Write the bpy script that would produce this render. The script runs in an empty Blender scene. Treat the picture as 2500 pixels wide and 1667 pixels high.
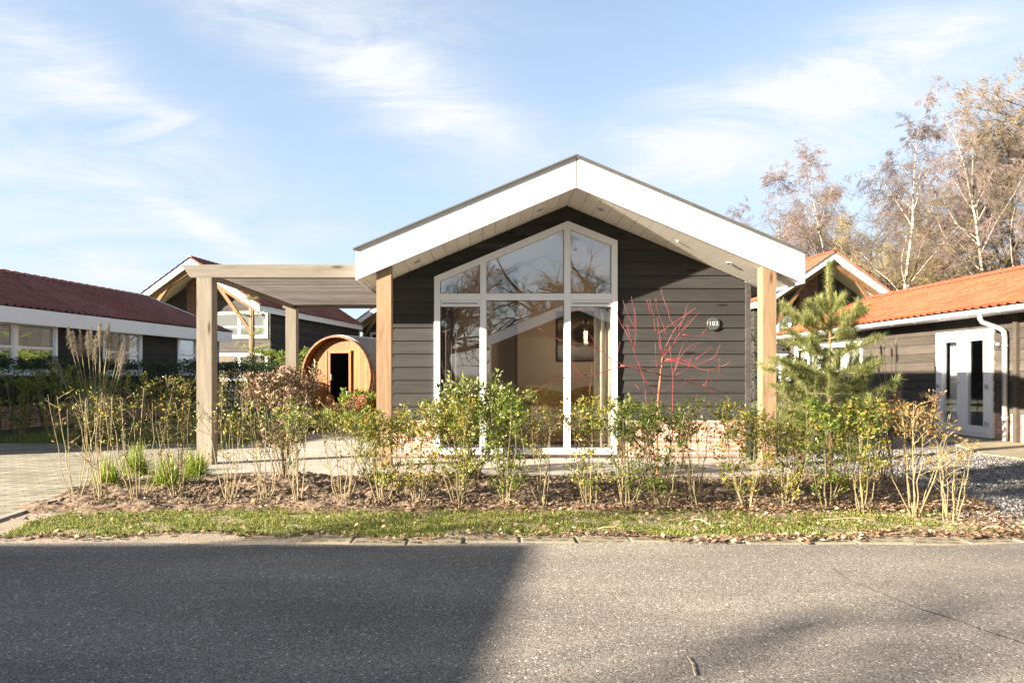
import bpy, math, random
import numpy as np
from mathutils import Vector, Matrix, Euler
R = math.radians
S = bpy.context.scene
COL = S.collection
# ------------------------------------------------------------------ camera, light, sky
EYE = 1.16
FPX = 1667.0
CX, CY = 1180.0, 915.0
cam_d = bpy.data.cameras.new('camera'); cam = bpy.data.objects.new('camera', cam_d); COL.objects.link(cam)
cam.location = (0, 0, EYE); cam.rotation_euler = (R(90), 0, 0)
cam_d.sensor_width = 36.0; cam_d.lens = 24.0
cam_d.shift_x = (1250 - CX) / 2500.0; cam_d.shift_y = (CY - 833.5) / 2500.0
cam_d.clip_start = 0.05; cam_d.clip_end = 3000
S.camera = cam
S.render.resolution_x = 1024; S.render.resolution_y = 682
S.view_settings.view_transform = 'Standard'; S.view_settings.look = 'None'
S.view_settings.gamma = 1; S.view_settings.use_curve_mapping = False
S.view_settings.exposure = 2.28
SUN = Vector((2.26, 1.0, -0.77))          # direction the light travels
sd = bpy.data.lights.new('sun', 'SUN'); sun = bpy.data.objects.new('sun', sd); COL.objects.link(sun)
sun.rotation_euler = SUN.to_track_quat('-Z', 'Y').to_euler()
sd.energy = 5.0; sd.angle = R(0.5); sd.color = (1.0, 0.89, 0.73)
SUN_EL = math.atan2(0.77, math.hypot(2.26, 1.0)); SUN_ROT = math.atan2(-2.26, -1.0)

world = bpy.data.worlds.new("World"); S.world = world; world.use_nodes = True
def build_world():
    nt = world.node_tree; N = nt.nodes; L = nt.links; N.clear()
    out = N.new('ShaderNodeOutputWorld'); bg = N.new('ShaderNodeBackground')
    sky = N.new('ShaderNodeTexSky'); sky.sky_type = 'NISHITA'; sky.sun_disc = False
    sky.sun_elevation = SUN_EL; sky.sun_rotation = SUN_ROT; sky.air_density = 1.0; sky.dust_density = 0.6; sky.ozone_density = 1.5
    tc = N.new('ShaderNodeTexCoord'); sep = N.new('ShaderNodeSeparateXYZ'); L.new(tc.outputs['Generated'], sep.inputs[0])
    def m(op, a, b=None, c=None, clamp=False):
        n = N.new('ShaderNodeMath'); n.operation = op; n.use_clamp = clamp
        for i, v in enumerate((a, b, c)):
            if v is None: continue
            if isinstance(v, (int, float)): n.inputs[i].default_value = v
            else: L.new(v, n.inputs[i])
        return n.outputs[0]
    ay = m('MAXIMUM', m('ABSOLUTE', sep.outputs[1]), 0.02)
    u = m('DIVIDE', sep.outputs[0], ay); v = m('DIVIDE', sep.outputs[2], ay)
    cmb = N.new('ShaderNodeCombineXYZ'); L.new(u, cmb.inputs[0]); L.new(v, cmb.inputs[1])
    def noise(scale, detail, rough, dist=0.0, rot=0, sc=(1, 1, 1), off=(0, 0, 0)):
        mp = N.new('ShaderNodeMapping'); L.new(cmb.outputs[0], mp.inputs[0]); mp.inputs['Rotation'].default_value = (0, 0, rot); mp.inputs['Scale'].default_value = sc
        mp.inputs['Location'].default_value = off
        n = N.new('ShaderNodeTexNoise'); n.inputs['Scale'].default_value = scale; n.inputs['Detail'].default_value = detail
        n.inputs['Roughness'].default_value = rough; n.inputs['Distortion'].default_value = dist
        L.new(mp.outputs[0], n.inputs[0]); return n.outputs['Fac']
    nA = noise(3.6, 9, 0.66, 0.9, R(28), (0.9, 3.4, 1))
    nB = noise(3.6, 9, 0.66, 0.9, R(-22), (0.8, 3.2, 1), (3, 1, 0))
    warp = noise(5.0, 4, 0.6, 0.5, 0, (1, 1, 1), (7, 2, 0))
    # cirrus streaks on the sky: centre (u, v), direction angle, half length, half width, strength, noise
    def PXs(px, py): return ((px * 1.0629 - CX) / FPX, (CY - py * 1.0629) / FPX)
    streaks = [(130, 140, -30, .26, .050, 1.0, nA), (390, 262, -25, .05, .018, .6, nA), (730, 90, -30, .30, .060, .95, nA), (980, 210, -35, .15, .060, .8, nA),
               (1010, 292, 3, .10, .016, .7, nB), (850, 30, -8, .22, .05, .5, nB), (120, 390, -22, .36, .095, .85, nA), (480, 530, -28, .15, .016, .7, nA), (200, 600, -18, .20, .022, .7, nA), (60, 640, -8, .2, .03, .6, nA),
               (1840, 210, 22, .28, .060, .8, nB), (2100, 110, 18, .30, .05, .75, nB), (2040, 330, 8, .30, .07, .9, nB), (1750, 330, 10, .22, .05, .5, nB), (720, 545, 5, .06, .02, .5, nB)]
    tot = None
    for px, py, ang, hl, hw, st, nn in streaks:
        cu, cv = PXs(px, py); a = R(ang); ca, sa = math.cos(a), math.sin(a)
        du = m('SUBTRACT', u, cu); dv = m('ADD', m('SUBTRACT', v, cv), m('MULTIPLY', m('SUBTRACT', warp, .5), .10))
        p = m('MULTIPLY', m('ADD', m('MULTIPLY', du, ca), m('MULTIPLY', dv, sa)), 1 / hl)
        q = m('MULTIPLY', m('ADD', m('MULTIPLY', du, -sa), m('MULTIPLY', dv, ca)), 1 / hw)
        r = m('ADD', m('MULTIPLY', p, p), m('MULTIPLY', q, q))
        g = m('MULTIPLY', m('EXPONENT', m('MULTIPLY', r, -0.9)), st)
        g = m('MULTIPLY', g, m('MULTIPLY', m('SUBTRACT', nn, 0.30), 2.9, clamp=True))
        tot = g if tot is None else m('ADD', tot, g)
    base = m('MULTIPLY', m('SUBTRACT', nB, .56), 0.45, clamp=True)
    tot = m('ADD', tot, base, clamp=True)
    # thin pale veil that thickens towards the horizon
    mr = N.new('ShaderNodeMapRange'); L.new(sep.outputs[2], mr.inputs[0]); mr.inputs[1].default_value = 0.0; mr.inputs[2].default_value = 0.62
    mr.inputs[3].default_value = 0.85; mr.inputs[4].default_value = 0.22
    mix1 = N.new('ShaderNodeMix'); mix1.data_type = 'RGBA'; L.new(mr.outputs[0], mix1.inputs['Factor'])
    gm = N.new('ShaderNodeVectorMath'); gm.operation = 'MULTIPLY'; L.new(sky.outputs[0], gm.inputs[0]); gm.inputs[1].default_value = SKY_GAIN
    L.new(gm.outputs[0], mix1.inputs[6]); mix1.inputs[7].default_value = VEIL
    mix2 = N.new('ShaderNodeMix'); mix2.data_type = 'RGBA'; L.new(tot, mix2.inputs['Factor']); L.new(mix1.outputs[2], mix2.inputs[6]); mix2.inputs[7].default_value = CLOUD
    # the bright thin veil lies over the low northern sky; overhead and towards the south the air is clear
    def mrange(src, a, b, c, d):
        q = N.new('ShaderNodeMapRange'); q.interpolation_type = 'SMOOTHSTEP'; L.new(src, q.inputs[0])
        for i, v in enumerate((a, b, c, d)): q.inputs[1+i].default_value = v
        return q.outputs[0]
    msk = m('MULTIPLY', mrange(sep.outputs[2], .50, .68, 1, 0), mrange(sep.outputs[1], -.15, .35, 0.62, 1))
    mix3 = N.new('ShaderNodeMix'); mix3.data_type = 'RGBA'; L.new(msk, mix3.inputs['Factor']); L.new(mix2.outputs[2], mix3.inputs[7])
    g3 = N.new('ShaderNodeVectorMath'); g3.operation = 'MULTIPLY'; L.new(sky.outputs[0], g3.inputs[0]); g3.inputs[1].default_value = (.80, .66, .54); L.new(g3.outputs[0], mix3.inputs[6])
    L.new(mix3.outputs[2], bg.inputs['Color']); bg.inputs['Strength'].default_value = 0.057; L.new(bg.outputs[0], out.inputs[0])
SKY_GAIN = (1.25, 1.12, 1.05); VEIL = (2.25, 2.92, 3.88, 1); CLOUD = (3.50, 3.58, 3.72, 1)
build_world()

# ------------------------------------------------------------------ helpers
def P(px, py, d): return Vector(((px - CX) / FPX * d, d, EYE + (CY - py) / FPX * d))
class MB:
    def __init__(s): s.v = []; s.f = []; s.M = None; s.uv = None; s.sm = False
    def av(s, p):
        p = Vector(p)
        if s.M is not None: p = s.M @ p
        s.v.append((p.x, p.y, p.z)); return len(s.v) - 1
    def poly(s, pts): s.f.append([s.av(p) for p in pts])
    def box(s, x0, x1, y0, y1, z0, z1):
        i = [s.av(p) for p in ((x0,y0,z0),(x1,y0,z0),(x1,y1,z0),(x0,y1,z0),(x0,y0,z1),(x1,y0,z1),(x1,y1,z1),(x0,y1,z1))]
        for q in ((0,3,2,1),(4,5,6,7),(0,1,5,4),(1,2,6,5),(2,3,7,6),(3,0,4,7)): s.f.append([i[k] for k in q])
    def prism(s, pts, off):
        """closed prism from a polygon (3-D points, counter-clockwise seen from -off side) and an offset vector"""
        off = Vector(off); a = [s.av(p) for p in pts]; b = [s.av(Vector(p) + off) for p in pts]; n = len(a)
        s.f.append(a[::-1]); s.f.append(b)
        for k in range(n): s.f.append([a[k], a[(k+1) % n], b[(k+1) % n], b[k]])
    def beam(s, p, q, w, h, up=(0,0,1)):
        p, q = Vector(p), Vector(q); d = (q - p).normalized(); up = Vector(up); sd_ = d.cross(up).normalized(); u2 = sd_.cross(d)
        c = [(-w/2,-h/2),(w/2,-h/2),(w/2,h/2),(-w/2,h/2)]
        a = [s.av(p + sd_*x + u2*y) for x, y in c]; b = [s.av(q + sd_*x + u2*y) for x, y in c]
        s.f.append(a[::-1]); s.f.append(b)
        for k in range(4): s.f.append([a[k], a[(k+1)%4], b[(k+1)%4], b[k]])
    def tube(s, pts, rad, n=6, cap=True):
        pts = [Vector(p) for p in pts]
        if isinstance(rad, (int, float)): rad = [rad]*len(pts)
        prev = None; ref = None
        for k, p in enumerate(pts):
            d = (pts[min(k+1, len(pts)-1)] - pts[max(k-1, 0)])
            if d.length < 1e-9: d = Vector((0,0,1))
            d.normalize()
            if ref is None: ref = Vector((1,0,0)) if abs(d.x) < .8 else Vector((0,1,0))
            a = (ref - d*ref.dot(d)); 
            if a.length < 1e-4: a = d.orthogonal()
            a.normalize(); ref = a; b = d.cross(a)
            ring = [s.av(p + (a*math.cos(2*math.pi*i/n) + b*math.sin(2*math.pi*i/n))*rad[k]) for i in range(n)]
            if prev:
                for i in range(n): s.f.append([prev[i], prev[(i+1)%n], ring[(i+1)%n], ring[i]])
            elif cap: s.f.append(ring[::-1])
            prev = ring
        if cap: s.f.append(prev)
    def lathe(s, prof, n=20, c=(0,0,0)):
        c = Vector(c); rings = []
        for r, z in prof: rings.append([s.av(c + Vector((r*math.cos(2*math.pi*i/n), r*math.sin(2*math.pi*i/n), z))) for i in range(n)])
        for a, b in zip(rings, rings[1:]):
            for i in range(n): s.f.append([a[i], a[(i+1)%n], b[(i+1)%n], b[i]])
        s.f.append(rings[0][::-1]); s.f.append(rings[-1])
    def build(s, name, m, parent=None, smooth=False):
        me = bpy.data.meshes.new(name); me.from_pydata(s.v, [], s.f); me.update()
        return link(name, me, m, parent, smooth)
def _islands(self, name, m, parent=None, smooth=False):
    """every loose piece becomes an object of its own"""
    par = list(range(len(self.v)))
    def fd(a):
        while par[a] != a: par[a] = par[par[a]]; a = par[a]
        return a
    for f in self.f:
        r = fd(f[0])
        for k in f[1:]: par[fd(k)] = r
    gr = {}
    for f in self.f: gr.setdefault(fd(f[0]), []).append(f)
    out = []
    for fs in gr.values():
        ids = sorted({k for f in fs for k in f}); mp = {k: i for i, k in enumerate(ids)}; n = MB(); n.v = [self.v[k] for k in ids]; n.f = [[mp[k] for k in f] for f in fs]; out.append(n.build(name, m, parent, smooth))
    return out
MB.pieces = _islands
def link(name, me, m, parent=None, smooth=False):
    if smooth: me.polygons.foreach_set('use_smooth', [True]*len(me.polygons))
    me.materials.append(m); o = bpy.data.objects.new(name, me); COL.objects.link(o)
    if parent: o.parent = parent
    return o
def fast_mesh(name, V, F):
    """numpy mesh of equal-size faces"""
    me = bpy.data.meshes.new(name); nf, k = F.shape
    me.vertices.add(len(V)); me.vertices.foreach_set('co', V.astype(np.float32).ravel())
    me.loops.add(nf*k); me.loops.foreach_set('vertex_index', F.astype(np.int32).ravel())
    me.polygons.add(nf); me.polygons.foreach_set('loop_start', np.arange(0, nf*k, k, dtype=np.int32))
    try: me.polygons.foreach_set('loop_total', np.full(nf, k, dtype=np.int32))
    except Exception: pass
    me.update(calc_edges=True); me.validate(); return me
def tag(o, label=None, cat=None, group=None, kind=None):
    if label: o['label'] = label
    if cat: o['category'] = cat
    if group: o['group'] = group
    if kind: o['kind'] = kind
    return o
def thing(name, label, cat, loc=(0,0,0), rz=0, group=None):
    o = bpy.data.objects.new(name, None); COL.objects.link(o); o.location = loc; o.rotation_euler = (0,0,rz); o.empty_display_size = .2
    return tag(o, label, cat, group)
def copy_tree(o, parent=None):
    c = o.copy(); COL.objects.link(c); c.parent = parent
    for ch in list(o.children): copy_tree(ch, c)
    return c

# ------------------------------------------------------------------ materials
def mat(name, col, rough=.7, var=None, vscale=6.0, vst=(1,1,1), detail=6, bump=0.0, bscale=None, metal=0.0, spec=.5, coord='Object', rot=(0,0,0), extra=None):
    m = bpy.data.materials.new(name); m.use_nodes = True; nt = m.node_tree; N, L = nt.nodes, nt.links
    b = N['Principled BSDF']; b.inputs['Roughness'].default_value = rough; b.inputs['Metallic'].default_value = metal
    b.inputs['Specular IOR Level'].default_value = spec; b.inputs['Base Color'].default_value = (*col, 1)
    tc = N.new('ShaderNodeTexCoord'); mp = N.new('ShaderNodeMapping'); L.new(tc.outputs[coord], mp.inputs[0]); mp.inputs['Scale'].default_value = vst; mp.inputs['Rotation'].default_value = rot
    if var is not None or bump:
        n = N.new('ShaderNodeTexNoise'); n.inputs['Scale'].default_value = vscale; n.inputs['Detail'].default_value = detail; n.inputs['Roughness'].default_value = .6
        L.new(mp.outputs[0], n.inputs[0])
        if var is not None:
            r = N.new('ShaderNodeValToRGB'); r.color_ramp.elements[0].position = .3; r.color_ramp.elements[1].position = .7
            r.color_ramp.elements[0].color = (*var, 1); r.color_ramp.elements[1].color = (*col, 1)
            L.new(n.outputs['Fac'], r.inputs[0]); L.new(r.outputs[0], b.inputs['Base Color'])
        if bump:
            bp = N.new('ShaderNodeBump'); bp.inputs['Strength'].default_value = 1.0; bp.inputs['Distance'].default_value = bump
            if bscale:
                n2 = N.new('ShaderNodeTexNoise'); n2.inputs['Scale'].default_value = bscale; n2.inputs['Detail'].default_value = 5; L.new(mp.outputs[0], n2.inputs[0]); L.new(n2.outputs['Fac'], bp.inputs['Height'])
            else: L.new(n.outputs['Fac'], bp.inputs['Height'])
            L.new(bp.outputs[0], b.inputs['Normal'])
    return m
def wood(name, light, dark, axis='Z', rough=.75, rings=14.0, bump=.0015, perboard=False, knots=True):
    """timber: long grain along one axis, some knots; optional random tone for every separate board"""
    m = bpy.data.materials.new(name); m.use_nodes = True; nt = m.node_tree; N, L = nt.nodes, nt.links; b = N['Principled BSDF']
    b.inputs['Roughness'].default_value = rough; b.inputs['Specular IOR Level'].default_value = .3
    tc = N.new('ShaderNodeTexCoord'); mp = N.new('ShaderNodeMapping'); L.new(tc.outputs['Object'], mp.inputs[0])
    sc = {'X': (.10,1,1), 'Y': (1,.10,1), 'Z': (1,1,.10)}[axis]; mp.inputs['Scale'].default_value = sc
    src = mp.outputs[0]
    if perboard:
        g = N.new('ShaderNodeNewGeometry'); ad = N.new('ShaderNodeVectorMath'); ad.operation = 'ADD'; ml = N.new('ShaderNodeMath'); ml.operation = 'MULTIPLY'; ml.inputs[1].default_value = 37.0
        L.new(g.outputs['Random Per Island'], ml.inputs[0]); L.new(mp.outputs[0], ad.inputs[0]); L.new(ml.outputs[0], ad.inputs[1]); src = ad.outputs[0]
    n = N.new('ShaderNodeTexNoise'); n.inputs['Scale'].default_value = rings; n.inputs['Detail'].default_value = 9; n.inputs['Roughness'].default_value = .65; n.inputs['Distortion'].default_value = .6; L.new(src, n.inputs[0])
    n2 = N.new('ShaderNodeTexNoise'); n2.inputs['Scale'].default_value = 2.2; n2.inputs['Detail'].default_value = 3; L.new(src, n2.inputs[0])
    r = N.new('ShaderNodeValToRGB'); r.color_ramp.elements[0].position = .3; r.color_ramp.elements[1].position = .66
    r.color_ramp.elements[0].color = (*dark, 1); r.color_ramp.elements[1].color = (*light, 1); L.new(n.outputs['Fac'], r.inputs[0])
    mx = N.new('ShaderNodeMix'); mx.data_type = 'RGBA'; mx.blend_type = 'MULTIPLY'; mx.inputs['Factor'].default_value = 1; L.new(r.outputs[0], mx.inputs[6])
    r2 = N.new('ShaderNodeValToRGB'); r2.color_ramp.elements[0].color = (.72,.70,.68,1); r2.color_ramp.elements[1].color = (1.12,1.1,1.08,1); r2.color_ramp.elements[0].position = .3; r2.color_ramp.elements[1].position = .7
    L.new(n2.outputs['Fac'], r2.inputs[0]); L.new(r2.outputs[0], mx.inputs[7]); colo = mx.outputs[2]
    if knots:
        vo = N.new('ShaderNodeTexVoronoi'); vo.inputs['Scale'].default_value = 2.6; mk = N.new('ShaderNodeMapping'); s2 = {'X': (.5,2,2), 'Y': (2,.5,2), 'Z': (2,2,.5)}[axis]
        mk.inputs['Scale'].default_value = s2; L.new(tc.outputs['Object'], mk.inputs[0]); L.new(mk.outputs[0], vo.inputs[0])
        rk = N.new('ShaderNodeValToRGB'); rk.color_ramp.elements[0].position = .06; rk.color_ramp.elements[1].position = .15; rk.color_ramp.elements[0].color = (.34,.25,.19,1); rk.color_ramp.elements[1].color = (1,1,1,1)
        L.new(vo.outputs['Distance'], rk.inputs[0]); mk2 = N.new('ShaderNodeMix'); mk2.data_type = 'RGBA'; mk2.blend_type = 'MULTIPLY'; mk2.inputs['Factor'].default_value = 1
        L.new(colo, mk2.inputs[6]); L.new(rk.outputs[0], mk2.inputs[7]); colo = mk2.outputs[2]
    if perboard:
        rr = N.new('ShaderNodeMapRange'); rr.inputs[3].default_value = .78; rr.inputs[4].default_value = 1.22; L.new(g.outputs['Random Per Island'], rr.inputs[0])
        vm = N.new('ShaderNodeVectorMath'); vm.operation = 'SCALE'; L.new(colo, vm.inputs[0]); L.new(rr.outputs[0], vm.inputs['Scale']); colo = vm.outputs[0]
    L.new(colo, b.inputs['Base Color'])
    bp = N.new('ShaderNodeBump'); bp.inputs['Distance'].default_value = bump; L.new(n.outputs['Fac'], bp.inputs['Height']); L.new(bp.outputs[0], b.inputs['Normal'])
    return m
def brick(name, c1, c2, mortar, bw=.22, bh=.0625, ms=.011):
    m = bpy.data.materials.new(name); m.use_nodes = True; nt = m.node_tree; N, L = nt.nodes, nt.links; b = N['Principled BSDF']; b.inputs['Roughness'].default_value = .9
    tc = N.new('ShaderNodeTexCoord'); sp = N.new('ShaderNodeSeparateXYZ'); L.new(tc.outputs['Object'], sp.inputs[0]); ad = N.new('ShaderNodeMath'); L.new(sp.outputs[0], ad.inputs[0]); L.new(sp.outputs[1], ad.inputs[1])
    cb = N.new('ShaderNodeCombineXYZ'); L.new(ad.outputs[0], cb.inputs[0]); L.new(sp.outputs[2], cb.inputs[1])
    t = N.new('ShaderNodeTexBrick'); L.new(cb.outputs[0], t.inputs[0]); t.inputs['Scale'].default_value = 1; t.inputs['Brick Width'].default_value = bw; t.inputs['Row Height'].default_value = bh
    t.inputs['Mortar Size'].default_value = ms*.5; t.inputs['Mortar Smooth'].default_value = .1; t.inputs['Color1'].default_value = (*c1,1); t.inputs['Color2'].default_value = (*c2,1); t.inputs['Mortar'].default_value = (*mortar,1)
    n = N.new('ShaderNodeTexNoise'); n.inputs['Scale'].default_value = 9; n.inputs['Detail'].default_value = 6; L.new(tc.outputs['Object'], n.inputs[0])
    r = N.new('ShaderNodeValToRGB'); r.color_ramp.elements[0].position = .3; r.color_ramp.elements[1].position = .7; r.color_ramp.elements[0].color = (.65,.62,.6,1); r.color_ramp.elements[1].color = (1.15,1.15,1.15,1); L.new(n.outputs['Fac'], r.inputs[0])
    mx = N.new('ShaderNodeMix'); mx.data_type = 'RGBA'; mx.blend_type = 'MULTIPLY'; mx.inputs['Factor'].default_value = 1; L.new(t.outputs['Color'], mx.inputs[6]); L.new(r.outputs[0], mx.inputs[7]); L.new(mx.outputs[2], b.inputs['Base Color'])
    bp = N.new('ShaderNodeBump'); bp.inputs['Distance'].default_value = .006; bp.invert = True; L.new(t.outputs['Fac'], bp.inputs['Height']); L.new(bp.outputs[0], b.inputs['Normal'])
    return m
def leafmat(name, cols, transl=.35, rough=.5, coat=.0):
    """leaf: every separate leaf takes its own tone from the list of (position, colour)"""
    m = bpy.data.materials.new(name); m.use_nodes = True; nt = m.node_tree; N, L = nt.nodes, nt.links; b = N['Principled BSDF']; b.inputs['Roughness'].default_value = rough; b.inputs['Specular IOR Level'].default_value = .5
    g = N.new('ShaderNodeNewGeometry'); r = N.new('ShaderNodeValToRGB'); r.color_ramp.interpolation = 'LINEAR'
    while len(r.color_ramp.elements) < len(cols): r.color_ramp.elements.new(.5)
    for e, (p, c) in zip(r.color_ramp.elements, cols): e.position = p; e.color = (*c, 1)
    L.new(g.outputs['Random Per Island'], r.inputs[0]); L.new(r.outputs[0], b.inputs['Base Color'])
    if transl:
        t = N.new('ShaderNodeBsdfTranslucent'); L.new(r.outputs[0], t.inputs[0]); mx = N.new('ShaderNodeMixShader'); mx.inputs[0].default_value = transl
        L.new(b.outputs[0], mx.inputs[1]); L.new(t.outputs[0], mx.inputs[2]); L.new(mx.outputs[0], N['Material Output'].inputs[0])
    return m
def glassmat(name, refl=.16, tint=(.93,.96,.95)):
    m = bpy.data.materials.new(name); m.use_nodes = True; nt = m.node_tree; N, L = nt.nodes, nt.links; N.remove(N['Principled BSDF'])
    t = N.new('ShaderNodeBsdfTransparent'); t.inputs[0].default_value = (*tint, 1); g = N.new('ShaderNodeBsdfGlossy'); g.inputs['Roughness'].default_value = 0.0; g.inputs[0].default_value = (.95,.97,1,1)
    fr = N.new('ShaderNodeLayerWeight'); fr.inputs[0].default_value = .5; pw = N.new('ShaderNodeMath'); pw.operation = 'POWER'; pw.inputs[1].default_value = 4.0; L.new(fr.outputs['Facing'], pw.inputs[0])
    ad = N.new('ShaderNodeMath'); ad.operation = 'MULTIPLY_ADD'; ad.use_clamp = True; ad.inputs[1].default_value = .6; ad.inputs[2].default_value = refl; L.new(pw.outputs[0], ad.inputs[0])
    mx = N.new('ShaderNodeMixShader'); L.new(ad.outputs[0], mx.inputs[0]); L.new(t.outputs[0], mx.inputs[1]); L.new(g.outputs[0], mx.inputs[2]); L.new(mx.outputs[0], N['Material Output'].inputs[0])
    return m
def tilemat(name, c1, c2):
    m = bpy.data.materials.new(name); m.use_nodes = True; nt = m.node_tree; N, L = nt.nodes, nt.links; b = N['Principled BSDF']; b.inputs['Roughness'].default_value = .45
    uv = N.new('ShaderNodeTexCoord'); fl = N.new('ShaderNodeVectorMath'); fl.operation = 'FLOOR'; L.new(uv.outputs['UV'], fl.inputs[0]); wn = N.new('ShaderNodeTexWhiteNoise'); wn.noise_dimensions = '2D'; L.new(fl.outputs[0], wn.inputs['Vector'])
    n = N.new('ShaderNodeTexNoise'); n.inputs['Scale'].default_value = 3; n.inputs['Detail'].default_value = 6; L.new(uv.outputs['Object'], n.inputs[0])
    ad = N.new('ShaderNodeMath'); ad.operation = 'MULTIPLY_ADD'; L.new(wn.outputs['Value'], ad.inputs[0]); ad.inputs[1].default_value = .60; L.new(n.outputs['Fac'], ad.inputs[2])
    r = N.new('ShaderNodeValToRGB'); r.color_ramp.elements[0].position = .35; r.color_ramp.elements[1].position = 1.0; r.color_ramp.elements[0].color = (*c1,1); r.color_ramp.elements[1].color = (*c2,1)
    L.new(ad.outputs[0], r.inputs[0]); L.new(r.outputs[0], b.inputs['Base Color']); return m
def asphaltmat():
    m = bpy.data.materials.new('asphalt'); m.use_nodes = True; nt = m.node_tree; N, L = nt.nodes, nt.links; b = N['Principled BSDF']; b.inputs['Roughness'].default_value = .85; b.inputs['Specular IOR Level'].default_value = .3
    tc = N.new('ShaderNodeTexCoord')
    def vor(scale): v = N.new('ShaderNodeTexVoronoi'); v.inputs['Scale'].default_value = scale; L.new(tc.outputs['Object'], v.inputs[0]); return v
    v1 = vor(150); v2 = vor(74)
    n = N.new('ShaderNodeTexNoise'); n.inputs['Scale'].default_value = 1.3; n.inputs['Detail'].default_value = 7; mpw = N.new('ShaderNodeMapping'); mpw.inputs['Scale'].default_value = (.35,1.3,1); L.new(tc.outputs['Object'], mpw.inputs[0]); L.new(mpw.outputs[0], n.inputs[0])
    r = N.new('ShaderNodeValToRGB'); e = r.color_ramp.elements; e[0].position = .0; e[0].color = (.100,.087,.076,1); e[1].position = 1; e[1].color = (.43,.385,.34,1)
    x = e.new(.45); x.color = (.222,.195,.168,1); x = e.new(.88); x.color = (.29,.258,.226,1)
    sp = N.new('ShaderNodeSeparateColor'); L.new(v1.outputs['Color'], sp.inputs[0]); L.new(sp.outputs[0], r.inputs[0])
    # larger pale stones
    sp2 = N.new('ShaderNodeSeparateColor'); L.new(v2.outputs['Color'], sp2.inputs[0])
    g1 = N.new('ShaderNodeMath'); g1.operation = 'GREATER_THAN'; L.new(sp2.outputs[1], g1.inputs[0]); g1.inputs[1].default_value = .955
    l1 = N.new('ShaderNodeMath'); l1.operation = 'LESS_THAN'; L.new(v2.outputs['Distance'], l1.inputs[0]); l1.inputs[1].default_value = .42
    mm = N.new('ShaderNodeMath'); mm.operation = 'MULTIPLY'; L.new(g1.outputs[0], mm.inputs[0]); L.new(l1.outputs[0], mm.inputs[1])
    mx = N.new('ShaderNodeMix'); mx.data_type = 'RGBA'; L.new(mm.outputs[0], mx.inputs['Factor']); L.new(r.outputs[0], mx.inputs[6]); mx.inputs[7].default_value = (.60,.56,.51,1)
    r2 = N.new('ShaderNodeValToRGB'); r2.color_ramp.elements[0].position = .3; r2.color_ramp.elements[1].position = .72; r2.color_ramp.elements[0].color = (.78,.77,.77,1); r2.color_ramp.elements[1].color = (1.34,1.31,1.26,1); L.new(n.outputs['Fac'], r2.inputs[0])
    mu = N.new('ShaderNodeMix'); mu.data_type = 'RGBA'; mu.blend_type = 'MULTIPLY'; mu.inputs['Factor'].default_value = 1; L.new(mx.outputs[2], mu.inputs[6]); L.new(r2.outputs[0], mu.inputs[7])
    L.new(mu.outputs[2], b.inputs['Base Color'])
    bp = N.new('ShaderNodeBump'); bp.inputs['Distance'].default_value = .0022; bp.inputs['Strength'].default_value = .7; bp.invert = True; L.new(v1.outputs['Distance'], bp.inputs['Height']); L.new(bp.outputs[0], b.inputs['Normal'])
    return m
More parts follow.
